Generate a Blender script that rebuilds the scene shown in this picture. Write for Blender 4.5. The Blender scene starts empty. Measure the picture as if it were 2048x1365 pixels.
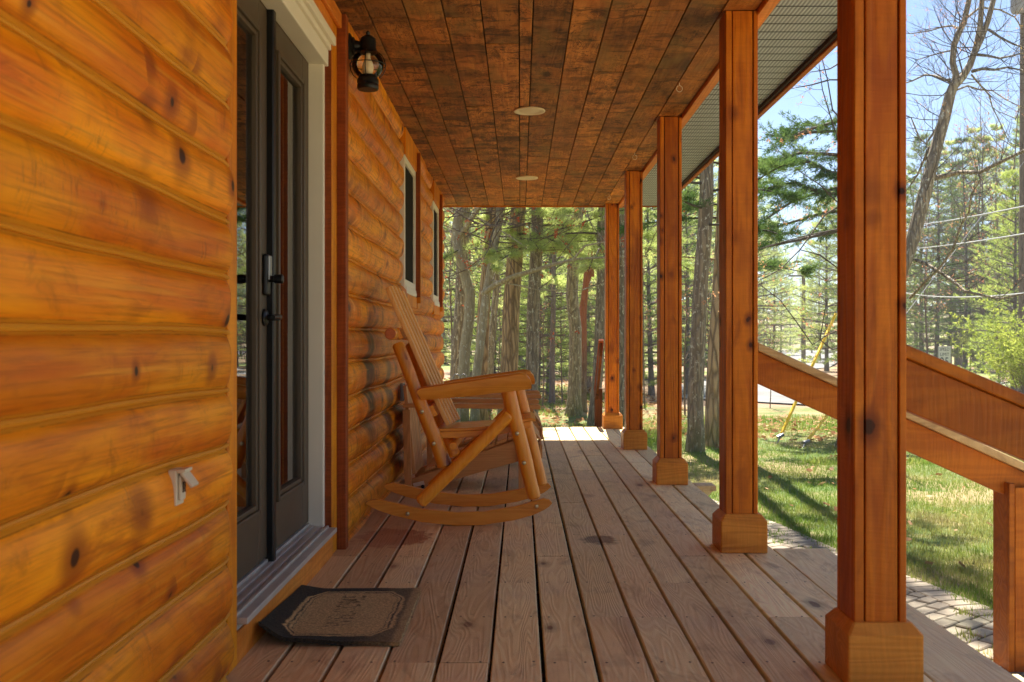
import bpy, math, random
import numpy as np
from mathutils import Vector, Matrix, noise

SC = bpy.context.scene
COL = SC.collection
F = 1950.0            # focal length in pixels of a 2048 px wide picture
EYE = 0.95            # eye height over the porch deck (deck top is z = 0)
GZ = -0.55            # level of the ground

# ------------------------------------------------------------ camera
cam = bpy.data.cameras.new('camera')
cam.sensor_width = 36.0
cam.lens = F / 2048 * 36
cam.shift_x = -17 / 2048
cam.clip_start = 0.05
cam.clip_end = 3000
cam.dof.use_dof = True
cam.dof.focus_distance = 6.5
cam.dof.aperture_fstop = 7.0
camo = bpy.data.objects.new('camera', cam)
COL.objects.link(camo)
camo.location = (0, 0, EYE)
camo.rotation_euler = (math.radians(90), 0, 0)
SC.camera = camo

# ------------------------------------------------------------ sky and sun
SUNV = Vector((0.03, 0.50, 0.85)).normalized()
el = math.asin(SUNV.z)
az = math.atan2(SUNV.x, SUNV.y)
world = bpy.data.worlds.new('World')
SC.world = world
world.use_nodes = True
nt = world.node_tree
bg = nt.nodes['Background']
sky = nt.nodes.new('ShaderNodeTexSky')
sky.sky_type = 'NISHITA'
sky.sun_disc = False
sky.sun_elevation = el
sky.sun_rotation = az
sky.air_density = 0.85
sky.dust_density = 0.2
sky.ozone_density = 3.0
nt.links.new(sky.outputs[0], bg.inputs[0])
bg.inputs[1].default_value = 0.052
sun = bpy.data.lights.new('sun', 'SUN')
sun.energy = 4.6
sun.angle = math.radians(0.5)
sun.color = (1.0, 0.94, 0.84)
suno = bpy.data.objects.new('sun', sun)
COL.objects.link(suno)
suno.rotation_euler = SUNV.to_track_quat('Z', 'Y').to_euler()
SC.view_settings.view_transform = 'Standard'
SC.view_settings.look = 'None'
SC.view_settings.gamma = 1.0
SC.view_settings.exposure = 1.98
SC.cycles.use_denoising = True
SC.cycles.max_bounces = 8
SC.cycles.diffuse_bounces = 5
SC.cycles.transparent_max_bounces = 12
SC.cycles.sample_clamp_indirect = 8.0

# ------------------------------------------------------------ helpers
OFF = {}
def q(px, py, Y):
    """real point at distance Y that the photograph shows at pixel (px, py)"""
    return Vector(((px - 1041) * Y / F, Y, EYE - (py - 682.5) * Y / F))

def thing(name, label, cat, loc=(0, 0, 0), group=None):
    o = bpy.data.objects.new(name, None)
    o.empty_display_size = 0.1
    o.location = loc
    o['label'] = label
    o['category'] = cat
    if group: o['group'] = group
    COL.objects.link(o)
    OFF[o.name] = Vector(loc)
    return o

def tag(o, label=None, cat=None, group=None, kind=None):
    if label: o['label'] = label
    if cat: o['category'] = cat
    if group: o['group'] = group
    if kind: o['kind'] = kind
    return o

def dup(o, parent=None):
    c = o.copy()
    COL.objects.link(c)
    if parent: c.parent = parent
    for ch in o.children: dup(ch, c)
    return c

class MB:
    """collects shapes; build() links them as one mesh object"""
    def __init__(self):
        self.v, self.f, self.r, self.cur = [], [], [], None
    def add(self, vs, fs, rnd=None):
        n = len(self.v)
        self.v.extend([tuple(p) for p in vs])
        r = random.random() if rnd is None else rnd
        for f in fs:
            self.f.append(tuple(i + n for i in f))
            self.r.append(r)
        return self
    def box(self, x0, x1, y0, y1, z0, z1, rnd=None):
        vs = [(x, y, z) for z in (z0, z1) for y in (y0, y1) for x in (x0, x1)]
        return self.add(vs, [(0, 2, 3, 1), (4, 5, 7, 6), (0, 1, 5, 4), (2, 6, 7, 3), (0, 4, 6, 2), (1, 3, 7, 5)], rnd)
    def obox(self, c, ax, ay, az, rnd=None):
        """box round centre c with half axes ax, ay, az (vectors)"""
        c, ax, ay, az = Vector(c), Vector(ax), Vector(ay), Vector(az)
        vs = [c + ax * i + ay * j + az * k for k in (-1, 1) for j in (-1, 1) for i in (-1, 1)]
        return self.add(vs, [(0, 2, 3, 1), (4, 5, 7, 6), (0, 1, 5, 4), (2, 6, 7, 3), (0, 4, 6, 2), (1, 3, 7, 5)], rnd)
    def prism_y(self, poly, y0, y1, rnd=None):
        """polygon of (x, z) extruded along y"""
        n = len(poly)
        vs = [(x, y0, z) for x, z in poly] + [(x, y1, z) for x, z in poly]
        fs = [tuple(range(n)), tuple(range(2 * n - 1, n - 1, -1))]
        fs += [(i, i + n, (i + 1) % n + n, (i + 1) % n) for i in range(n)]
        return self.add(vs, fs, rnd)
    def strip_y(self, top, bot, y0, y1, rnd=None):
        """long curved board: lists top and bottom of (x, z) of equal length, extruded along y"""
        n = len(top)
        vs = []
        for y in (y0, y1):
            vs += [(x, y, z) for x, z in top] + [(x, y, z) for x, z in bot]
        fs = []
        for i in range(n - 1):
            fs.append((i, i + 1, n + i + 1, n + i))
            fs.append((2 * n + i, 3 * n + i, 3 * n + i + 1, 2 * n + i + 1))
            fs.append((i, 2 * n + i, 2 * n + i + 1, i + 1))
            fs.append((n + i, n + i + 1, 3 * n + i + 1, 3 * n + i))
        fs.append((0, n, 3 * n, 2 * n))
        fs.append((n - 1, 3 * n - 1, 4 * n - 1, 2 * n - 1))
        return self.add(vs, fs, rnd)
    def tube(self, pts, rad, n=8, caps=True, rnd=None, squash=None, rough=0.0, seed=0):
        pts = [Vector(p) for p in pts]
        if not hasattr(rad, '__len__'): rad = [rad] * len(pts)
        vs, fs = [], []
        ref = None
        m = len(pts)
        for i, p in enumerate(pts):
            t = (pts[min(i + 1, m - 1)] - pts[max(i - 1, 0)])
            if t.length < 1e-9: t = Vector((0, 0, 1))
            t.normalize()
            if ref is None:
                ref = Vector((1, 0, 0)) if abs(t.x) < 0.7 else Vector((0, 1, 0))
            a = (ref - t * ref.dot(t)).normalized()
            b = t.cross(a)
            ref = a
            for k in range(n):
                an = 2 * math.pi * k / n
                r = rad[i]
                if rough:
                    r *= 1 + rough * noise.noise(Vector((math.cos(an) * 2.1, math.sin(an) * 2.1, i * 0.55 + seed * 7.3)))
                vs.append(p + (a * math.cos(an) + b * math.sin(an)) * r)
        for i in range(m - 1):
            for k in range(n):
                k2 = (k + 1) % n
                fs.append((i * n + k, i * n + k2, (i + 1) * n + k2, (i + 1) * n + k))
        if caps:
            fs.append(tuple(range(n - 1, -1, -1)))
            fs.append(tuple((m - 1) * n + k for k in range(n)))
        return self.add(vs, fs, rnd)
    def lathe(self, c, prof, n=24, axis='z', rnd=None):
        """prof: list of (r, h) along the axis"""
        vs, fs = [], []
        for r, h in prof:
            for k in range(n):
                a = 2 * math.pi * k / n
                p = (r * math.cos(a), r * math.sin(a), h)
                if axis == 'x': p = (p[2], p[0], p[1])
                if axis == 'y': p = (p[0], p[2], p[1])
                vs.append((c[0] + p[0], c[1] + p[1], c[2] + p[2]))
        for i in range(len(prof) - 1):
            for k in range(n):
                k2 = (k + 1) % n
                fs.append((i * n + k, i * n + k2, (i + 1) * n + k2, (i + 1) * n + k))
        fs.append(tuple(range(n)))
        fs.append(tuple((len(prof) - 1) * n + k for k in range(n)))
        return self.add(vs, fs, rnd)
    def build(self, name, mat, parent=None, smooth=False, bev=0.0, seg=1):
        off = OFF[parent.name] if parent else Vector((0, 0, 0))
        me = bpy.data.meshes.new(name)
        vs = self.v if off.length == 0 else [(x - off.x, y - off.y, z - off.z) for x, y, z in self.v]
        me.from_pydata(vs, [], self.f)
        a = me.attributes.new('rnd', 'FLOAT', 'FACE')
        a.data.foreach_set('value', self.r)
        me.materials.append(mat)
        me.update()
        import bmesh
        bm = bmesh.new(); bm.from_mesh(me)
        bmesh.ops.recalc_face_normals(bm, faces=bm.faces)
        bm.to_mesh(me); bm.free()
        if smooth:
            me.polygons.foreach_set('use_smooth', [True] * len(me.polygons))
            try: me.set_sharp_from_angle(angle=math.radians(40))
            except Exception: pass
        o = bpy.data.objects.new(name, me)
        COL.objects.link(o)
        if parent: o.parent = parent
        OFF[o.name] = off
        if bev:
            m = o.modifiers.new('bevel', 'BEVEL')
            m.width = bev; m.segments = seg; m.limit_method = 'ANGLE'; m.angle_limit = math.radians(40)
            m.harden_normals = False
        return o

def np_mesh(name, verts, nper, mat, parent=None, rnd=None, off=None):
    """verts: (faces*nper, 3) array, every nper points one face"""
    nf = len(verts) // nper
    me = bpy.data.meshes.new(name)
    me.vertices.add(len(verts)); me.loops.add(len(verts)); me.polygons.add(nf)
    me.vertices.foreach_set('co', np.asarray(verts, dtype=np.float32).ravel())
    me.loops.foreach_set('vertex_index', np.arange(len(verts), dtype=np.int32))
    me.polygons.foreach_set('loop_start', np.arange(0, len(verts), nper, dtype=np.int32))
    me.update(calc_edges=True)
    if rnd is not None:
        a = me.attributes.new('rnd', 'FLOAT', 'FACE')
        a.data.foreach_set('value', np.asarray(rnd, dtype=np.float32))
    me.materials.append(mat)
    o = bpy.data.objects.new(name, me)
    COL.objects.link(o)
    if parent: o.parent = parent
    return o

# ------------------------------------------------------------ material helpers
class NT:
    def __init__(self, name):
        self.m = bpy.data.materials.new(name)
        self.m.use_nodes = True
        self.t = self.m.node_tree
        self.b = self.t.nodes['Principled BSDF']
    def n(self, typ, **kw):
        nd = self.t.nodes.new(typ)
        for k, v in kw.items():
            if k.startswith('_'): setattr(nd, k[1:], v)
        return nd
    def l(self, a, b): self.t.links.new(a, b)
    def val(self, sock, v):
        if hasattr(v, 'links'): self.l(v, sock)
        elif hasattr(v, '__len__') and len(v) == 3 and sock.type == 'RGBA': sock.default_value = (*v, 1)
        else: sock.default_value = v
    def math(self, op, a, b=0.0, clamp=False):
        nd = self.t.nodes.new('ShaderNodeMath'); nd.operation = op; nd.use_clamp = clamp
        self.val(nd.inputs[0], a); self.val(nd.inputs[1], b)
        return nd.outputs[0]
    def vmath(self, op, a, b):
        nd = self.t.nodes.new('ShaderNodeVectorMath'); nd.operation = op
        self.val(nd.inputs[0], a); self.val(nd.inputs[1], b)
        return nd.outputs[0]
    def ramp(self, v, a, b, c0=0.0, c1=1.0):
        nd = self.t.nodes.new('ShaderNodeMapRange'); nd.clamp = True
        nd.interpolation_type = 'SMOOTHSTEP'
        self.l(v, nd.inputs[0])
        nd.inputs[1].default_value = a; nd.inputs[2].default_value = b
        nd.inputs[3].default_value = c0; nd.inputs[4].default_value = c1
        return nd.outputs[0]
    def mix(self, f, a, b, mode='MIX'):
        nd = self.t.nodes.new('ShaderNodeMix'); nd.data_type = 'RGBA'; nd.blend_type = mode
        self.val(nd.inputs[0], f); self.val(nd.inputs[6], a); self.val(nd.inputs[7], b)
        return nd.outputs[2]
    def noise(self, vec, scale, detail=3.0, rough=0.55, dist=0.0):
        nd = self.t.nodes.new('ShaderNodeTexNoise')
        self.l(vec, nd.inputs['Vector'])
        nd.inputs['Scale'].default_value = scale; nd.inputs['Detail'].default_value = detail
        nd.inputs['Roughness'].default_value = rough; nd.inputs['Distortion'].default_value = dist
        return nd.outputs[0]
    def voro(self, vec, scale, feature='F1'):
        nd = self.t.nodes.new('ShaderNodeTexVoronoi'); nd.feature = feature
        self.l(vec, nd.inputs['Vector']); nd.inputs['Scale'].default_value = scale
        return nd
    def coord(self): return self.t.nodes.new('ShaderNodeTexCoord').outputs['Object']
    def pos(self): return self.t.nodes.new('ShaderNodeNewGeometry').outputs['Position']
    def attr(self, name):
        nd = self.t.nodes.new('ShaderNodeAttribute'); nd.attribute_name = name
        return nd.outputs['Fac']
    def objrnd(self): return self.t.nodes.new('ShaderNodeObjectInfo').outputs['Random']
    def bump(self, h, strength=0.3, dist=0.01, prev=None):
        nd = self.t.nodes.new('ShaderNodeBump')
        nd.inputs['Strength'].default_value = strength; nd.inputs['Distance'].default_value = dist
        self.l(h, nd.inputs['Height'])
        if prev: self.l(prev, nd.inputs['Normal'])
        return nd.outputs[0]
    def sep(self, v):
        nd = self.t.nodes.new('ShaderNodeSeparateXYZ'); self.l(v, nd.inputs[0]); return nd.outputs
    def comb(self, x, y, z):
        nd = self.t.nodes.new('ShaderNodeCombineXYZ')
        self.val(nd.inputs[0], x); self.val(nd.inputs[1], y); self.val(nd.inputs[2], z)
        return nd.outputs[0]

def srgb(r, g, b):
    f = lambda c: (c / 255 / 12.92) if c / 255 <= 0.04045 else ((c / 255 + 0.055) / 1.055) ** 2.4
    return (f(r), f(g), f(b))

def wood(name, ca, cb, axis='y', rough=0.5, line=38.0, patch=0.5, dark=None, knots=0.6, saw=0.0,
         across=1.0, tint=0.25, bump=0.25, kr=0.05, stain=None, coat=0.0, seam=None, blotch=1.0, bscale=1.0, extra=None):
    """stained timber: contour-line grain along `axis`, patches, knots, saw marks"""
    k = NT(name)
    P = k.coord()
    rn = k.math('ADD', k.math('MULTIPLY', k.attr('rnd'), 31.7), k.math('MULTIPLY', k.objrnd(), 53.1))
    P2 = k.vmath('ADD', P, k.comb(rn, k.math('MULTIPLY', rn, 1.31), k.math('MULTIPLY', rn, 0.77)))
    st = {'x': (0.09, 1, 1), 'y': (1, 0.09, 1), 'z': (1, 1, 0.09)}[axis]
    G = k.vmath('MULTIPLY', P2, st)
    n1 = k.noise(G, 5.0 * across, 2.0, 0.5, 0.3)
    wav = k.math('SINE', k.math('MULTIPLY', n1, line * 6.0))
    lines = k.ramp(wav, -0.9, 0.9)
    fine = k.noise(G, 120.0, 2.0, 0.6)
    st3 = {'x': (0.35, 1, 1), 'y': (1, 0.35, 1), 'z': (1, 1, 0.35)}[axis]
    Q = k.vmath('MULTIPLY', P2, st3)
    big = k.noise(Q, 3.2 * bscale, 4.0, 0.6, 0.6)
    g = k.math('ADD', k.math('MULTIPLY', lines, 0.30), k.math('MULTIPLY', fine, 0.45))
    g = k.math('ADD', g, k.math('MULTIPLY', k.ramp(big, 0.35, 0.66), patch))
    g = k.math('SUBTRACT', g, 0.22 + patch * 0.35 - 0.25)
    col = k.mix(k.math('MULTIPLY', g, 1.0, True), ca, cb)
    h = k.math('MULTIPLY', lines, 0.4)
    if dark is not None:
        d = k.ramp(k.noise(Q, 5.5 * bscale, 5.0, 0.65, 1.4), 0.50, 0.72)
        col = k.mix(k.math('MULTIPLY', d, blotch), col, dark)
    # board to board tint
    tn = k.math('ADD', k.math('MULTIPLY', k.attr('rnd'), tint), 1 - tint * 0.5)
    col = k.mix(1.0, col, k.comb(tn, tn, tn), 'MULTIPLY')
    if knots:
        st2 = {'x': (0.45, 1, 1), 'y': (1, 0.45, 1), 'z': (1, 1, 0.45)}[axis]
        K = k.vmath('MULTIPLY', P2, st2)
        wob = k.noise(P2, 14.0, 2.0)
        v = k.voro(K, 4.2)
        vd = k.math('ADD', v.outputs['Distance'], k.math('MULTIPLY', k.math('SUBTRACT', wob, 0.5), 0.10))
        sel = k.sep(v.outputs['Color'])[0]
        has = k.math('GREATER_THAN', sel, 1 - knots)
        rad = k.math('MULTIPLY', k.sep(v.outputs['Color'])[1], kr)
        vd2 = k.math('SUBTRACT', vd, rad)
        core = k.ramp(vd2, 0.035, 0.075, 1.0, 0.0)
        halo = k.ramp(vd2, 0.05, 0.17, 0.45, 0.0)
        kn = k.math('MULTIPLY', has, k.math('MAXIMUM', core, halo))
        kd = dark if dark is not None else tuple(c * 0.16 for c in ca)
        col = k.mix(k.math('MULTIPLY', kn, 0.92), col, tuple(c * 0.55 for c in kd))
        h = k.math('SUBTRACT', h, k.math('MULTIPLY', kn, 0.5))
    if saw:
        st4 = {'x': (1, .06, .06), 'y': (.06, 1, .06), 'z': (.06, .06, 1)}[axis]
        sw = k.noise(k.vmath('MULTIPLY', k.vmath('ADD', P2, k.comb(k.math('MULTIPLY', n1, .05), k.math('MULTIPLY', n1, .05), k.math('MULTIPLY', n1, .05))), st4), 110.0, 1.0, 0.5)
        sm = k.ramp(sw, 0.35, 0.65)
        h = k.math('ADD', h, k.math('MULTIPLY', sm, saw * 1.4))
        f = k.math('ADD', 1 - saw * 0.35, k.math('MULTIPLY', sm, saw * 0.5))
        col = k.mix(1.0, col, k.comb(f, f, f), 'MULTIPLY')
    if extra: col, h = extra(k, P, col, h)
    k.l(col, k.b.inputs['Base Color'])
    rr = k.math('ADD', k.math('MULTIPLY', big, 0.25), rough - 0.1)
    k.l(rr, k.b.inputs['Roughness'])
    k.b.inputs['Specular IOR Level'].default_value = 0.22
    if coat:
        k.b.inputs['Coat Weight'].default_value = coat * .3
        k.b.inputs['Coat Roughness'].default_value = 0.28
    k.l(k.bump(h, bump, 0.004), k.b.inputs['Normal'])
    return k.m

def plain(name, col, rough=0.5, metal=0.0, var=0.12, scale=8.0, bump=0.0, coat=0.0):
    k = NT(name)
    P = k.coord()
    n = k.noise(P, scale, 4.0, 0.6)
    f = k.math('ADD', 1 - var, k.math('MULTIPLY', n, var * 2))
    k.l(k.mix(1.0, col, k.comb(f, f, f), 'MULTIPLY'), k.b.inputs['Base Color'])
    k.l(k.math('ADD', rough - 0.08, k.math('MULTIPLY', n, 0.16)), k.b.inputs['Roughness'])
    k.b.inputs['Metallic'].default_value = metal
    k.b.inputs['Coat Weight'].default_value = coat
    if bump: k.l(k.bump(k.noise(P, scale * 8, 3.0), bump, 0.002), k.b.inputs['Normal'])
    return k.m

# logs: dark upright bands behind the rocking chair and a golden caulk rope between courses
def log_extra(k, P, col, h):
    P = k.pos()
    s = k.attr('seam')
    x, y, z = k.sep(P)
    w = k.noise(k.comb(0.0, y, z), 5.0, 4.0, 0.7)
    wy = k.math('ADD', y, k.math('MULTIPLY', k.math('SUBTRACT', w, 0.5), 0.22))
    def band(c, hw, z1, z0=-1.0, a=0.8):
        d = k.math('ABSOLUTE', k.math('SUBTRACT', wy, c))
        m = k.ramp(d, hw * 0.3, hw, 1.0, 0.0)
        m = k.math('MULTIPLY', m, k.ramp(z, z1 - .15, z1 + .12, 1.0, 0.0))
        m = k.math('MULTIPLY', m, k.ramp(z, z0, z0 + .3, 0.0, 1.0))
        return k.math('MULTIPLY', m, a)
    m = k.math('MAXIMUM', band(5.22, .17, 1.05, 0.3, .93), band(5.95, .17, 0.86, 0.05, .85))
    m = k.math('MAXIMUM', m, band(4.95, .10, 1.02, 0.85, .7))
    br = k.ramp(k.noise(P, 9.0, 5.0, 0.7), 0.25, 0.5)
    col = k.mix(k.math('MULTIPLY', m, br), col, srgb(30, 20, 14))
    # fine drying grain along the log
    gr = k.noise(k.vmath('MULTIPLY', P, (30, 1.6, 55)), 1.6, 5.0, 0.72, 0.4)
    col = k.mix(k.math('MULTIPLY', k.ramp(gr, 0.42, 0.74), 0.55), col, srgb(128, 56, 8))
    gl = k.noise(k.vmath('MULTIPLY', P, (20, 0.9, 38)), 1.3, 3.0, 0.6, 0.3)
    col = k.mix(k.math('MULTIPLY', k.ramp(gl, 0.56, 0.7), 0.4), col, srgb(240, 168, 50))
    # dark blemishes and weather smears
    bs = k.noise(k.vmath('MULTIPLY', P, (1, 2.2, 2.6)), 2.6, 5.0, 0.68, 1.0)
    col = k.mix(k.math('MULTIPLY', k.ramp(bs, 0.56, 0.72), k.ramp(y, 2.9, 4.4, .32, .55)), col, srgb(104, 52, 14))
    # hard-edged knots with a ring, and curved checks across the grain
    def knots(sc, r0, seed, frac):
        kv = k.vmath('ADD', k.vmath('MULTIPLY', P, (0.0, 1.0, 1.0)), (0, seed, seed * .7))
        kv = k.vmath('ADD', kv, k.comb(0.0, 0.0, k.math('MULTIPLY', k.noise(P, 20.0, 2.0), .012)))
        v = k.voro(kv, sc)
        cc = k.sep(v.outputs['Color'])
        d = k.math('DIVIDE', v.outputs['Distance'], k.math('ADD', 0.6, cc[1]))
        has = k.math('GREATER_THAN', cc[0], 1 - frac)
        return k.math('MULTIPLY', has, k.ramp(d, r0 * .8, r0 * 1.1, 1.0, 0.0)), k.math('MULTIPLY', has, k.ramp(d, r0, r0 * 3.6, 0.7, 0.0))
    c1, r1 = knots(3.8, .075, 0.0, .85); c2, r2 = knots(7.0, .10, 3.3, .6)
    col = k.mix(k.math('MAXIMUM', r1, r2), col, srgb(132, 52, 10))
    col = k.mix(k.math('MULTIPLY', k.math('MAXIMUM', c1, c2), .93), col, srgb(44, 20, 8))
    ck = k.noise(k.vmath('MULTIPLY', P, (1, 6.5, 1.0)), 5.5, 3.0, 0.6, 1.1)
    ckl = k.math('ABSOLUTE', k.math('SUBTRACT', ck, 0.5))
    cks = k.math('MULTIPLY', k.ramp(k.noise(P, 3.6, 2.0), 0.56, 0.66), k.ramp(y, 2.9, 4.4, .5, 1.0))
    col = k.mix(k.math('MULTIPLY', k.math('MULTIPLY', k.ramp(ckl, 0.0, 0.02, 1.0, 0.0), cks), 0.75), col, srgb(70, 30, 8))
    h = k.math('SUBTRACT', h, k.math('MULTIPLY', k.ramp(ckl, 0.0, 0.03, 1.0, 0.0), cks))
    far = k.ramp(y, 4.4, 4.6)
    pale = k.noise(k.vmath('MULTIPLY', P, (1, 3.2, 1.5)), 7.0, 5.0, 0.7, 1.0)
    col = k.mix(k.math('MULTIPLY', k.math('MULTIPLY', k.ramp(pale, 0.60, 0.68), 0.7), far), col, srgb(236, 178, 104))
    col = k.mix(k.math('MULTIPLY', k.math('MULTIPLY', k.ramp(pale, 0.46, 0.36), 0.55), far), col, srgb(110, 58, 16))
    col = k.mix(k.math('MULTIPLY', k.ramp(s, 0.45, 0.95), k.ramp(y, 2.9, 3.2, 0.85, 0.25)), col, srgb(206, 138, 34))
    dirt = k.ramp(k.math('ABSOLUTE', k.math('SUBTRACT', s, 0.62)), 0.0, 0.2, 1.0, 0.0)
    col = k.mix(k.math('MULTIPLY', k.math('MULTIPLY', dirt, k.ramp(k.noise(P, 6.0, 4.0, .7), .4, .62)), 0.75), col, srgb(84, 46, 12))
    return col, h

def post_extra(k, P, col, h):
    P = k.pos(); x, y, z = k.sep(P)
    u = k.math('ADD', k.math('ADD', x, k.math('MULTIPLY', y, .83)), 0.0)
    w = k.math('MULTIPLY', k.math('SUBTRACT', k.noise(P, 16.0, 2.0), .5), .03)
    def kn(sc, r0, frac, zs, sd):
        v = k.voro(k.comb(k.math('ADD', u, w), k.math('MULTIPLY', z, zs), sd), sc)
        cc = k.sep(v.outputs['Color']); d = k.math('DIVIDE', v.outputs['Distance'], k.math('ADD', .55, cc[1])); has = k.math('GREATER_THAN', cc[0], 1 - frac)
        return k.math('MULTIPLY', has, k.ramp(d, r0 * .75, r0 * 1.15, 1.0, 0.0)), k.math('MULTIPLY', has, k.ramp(d, r0, r0 * 3.2, .75, 0.0))
    c1, r1 = kn(5.5, .085, .6, .62, .0); c2, r2 = kn(13.0, .12, .35, .7, 4.0)
    col = k.mix(k.math('MAXIMUM', r1, r2), col, srgb(104, 42, 8)); col = k.mix(k.math('MULTIPLY', k.math('MAXIMUM', c1, c2), .9), col, srgb(38, 16, 6))
    fib = k.noise(k.vmath('MULTIPLY', P, (48, 48, 1.5)), 1.5, 4.0, .7)
    col = k.mix(k.math('MULTIPLY', k.ramp(fib, .5, .72), .4), col, srgb(106, 44, 6))
    bl = k.noise(k.vmath('MULTIPLY', P, (1, 1, .4)), 3.2, 4.0, .65)
    col = k.mix(k.math('MULTIPLY', k.ramp(bl, .48, .68), .45), col, srgb(118, 50, 8))
    return col, h

M = {}
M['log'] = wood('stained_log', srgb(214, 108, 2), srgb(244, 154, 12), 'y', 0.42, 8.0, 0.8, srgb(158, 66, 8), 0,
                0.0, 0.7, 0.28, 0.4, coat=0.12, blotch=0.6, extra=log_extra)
M['trim'] = wood('golden_trim_board', srgb(200, 108, 8), srgb(232, 148, 24), 'z', 0.45, 12, 0.6, srgb(120, 56, 14), 0.5, 0.12, 1.2, .2, coat=.1, blotch=.35)
M['trim_y'] = wood('golden_sill_board', srgb(200, 106, 28), srgb(232, 146, 54), 'y', 0.45, 16, 0.4, srgb(150, 66, 20), 0.5, 0.25, 1.2, .2, coat=.15, blotch=.35)
M['redtrim'] = wood('reddish_cut_edge', srgb(128, 58, 20), srgb(156, 76, 26), 'z', 0.6, 16, 0.4, srgb(84, 34, 14), 0.5, 0.35, 1.2, .2, blotch=.4)
M['post'] = wood('stained_cedar_post', srgb(176, 88, 8), srgb(212, 122, 22), 'z', 0.5, 14, 0.8, srgb(110, 46, 10), 0, 0.12, 1.0, .16, .45, kr=.14, coat=.12, blotch=.4, extra=post_extra)
M['base'] = wood('post_foot_timber', srgb(186, 112, 34), srgb(220, 148, 58), 'x', 0.5, 24, 0.5, srgb(110, 58, 28), 0.4, 0.15, 1.2, .14, .35, blotch=.35)
M['rail'] = wood('stained_rail_timber', srgb(162, 84, 12), srgb(196, 114, 26), 'x', 0.5, 14, 0.8, srgb(88, 40, 14), 0.55, 0.2, 1.0, .16, .45, blotch=.4)
M['railcap'] = wood('weathered_rail_cap', srgb(176, 140, 92), srgb(214, 184, 132), 'x', 0.6, 26, 0.6, srgb(120, 84, 60), 0.4, 0.1, 1.0, .2, .3, blotch=.6)
M['shaderail'] = wood('shade_toned_rail', srgb(84, 46, 20), srgb(112, 66, 30), 'z', 0.7, 14, .6, srgb(50, 28, 14), .5)  # far-end rail: its shadow is put into the brown base colour
M['seal'] = plain('dark_groove', srgb(50, 24, 14), 0.8)
def deck_extra(k, P, col, h):
    P = k.pos()
    x, y, z = k.sep(P)
    # reddish damp patch by the wall and a black burn mark
    w = k.noise(P, 11.0, 5.0, 0.7)
    def spot(cx, cy, rx, ry):
        dx = k.math('DIVIDE', k.math('SUBTRACT', x, cx), rx); dy = k.math('DIVIDE', k.math('SUBTRACT', y, cy), ry)
        d = k.math('SQRT', k.math('ADD', k.math('MULTIPLY', dx, dx), k.math('MULTIPLY', dy, dy)))
        return k.math('ADD', d, k.math('MULTIPLY', k.math('SUBTRACT', w, 0.5), 2.2))
    col = k.mix(k.math('MULTIPLY', k.ramp(spot(-0.62, 4.72, .18, .22), 0.8, 1.1, 1.0, 0.0), 0.8), col, srgb(132, 62, 26))
    col = k.mix(k.math('MULTIPLY', k.ramp(spot(0.375, 4.66, .085, .11), 0.6, 1.2, 1.0, 0.0), 0.9), col, srgb(42, 34, 30))
    red = k.math('MULTIPLY', k.ramp(k.math('ADD', x, k.math('MULTIPLY', w, 0.4)), -0.35, 0.05, 0.38, 0.0), 1.0)
    col = k.mix(red, col, srgb(190, 112, 70))
    tn = k.math('FRACT', k.math('MULTIPLY', k.attr('rnd'), 7.13))
    col = k.mix(k.math('MULTIPLY', k.ramp(tn, .5, 1.0), .4), col, srgb(176, 132, 96))
    wl = k.noise(k.vmath('MULTIPLY', P, (26, 1.3, 1)), 2.0, 5.0, 0.7, 0.5)
    col = k.mix(k.math('MULTIPLY', k.ramp(wl, 0.5, 0.74), 0.32), col, srgb(120, 92, 72))
    sp = k.noise(k.vmath('MULTIPLY', P, (1.4, 1, 1)), 5.5, 6.0, 0.75, 1.2)
    col = k.mix(k.math('MULTIPLY', k.ramp(sp, 0.60, 0.72), 0.55), col, srgb(104, 82, 66))
    grit = k.noise(P, 70.0, 3.0, 0.8)
    col = k.mix(k.math('MULTIPLY', k.ramp(grit, 0.68, 0.76), 0.5), col, srgb(70, 52, 40))
    gr = k.ramp(k.noise(P, 1.7, 3.0, 0.6), 0.45, 0.7)
    col = k.mix(k.math('MULTIPLY', gr, 0.35), col, srgb(206, 184, 152))
    return col, h
M['deck'] = wood('oiled_deck_board', srgb(232, 200, 140), srgb(254, 236, 178), 'y', 0.55, 26, 0.35, srgb(150, 116, 84), 0.6,
                 0.0, 1.5, 0.36, 0.35, blotch=.5, extra=deck_extra)
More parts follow.
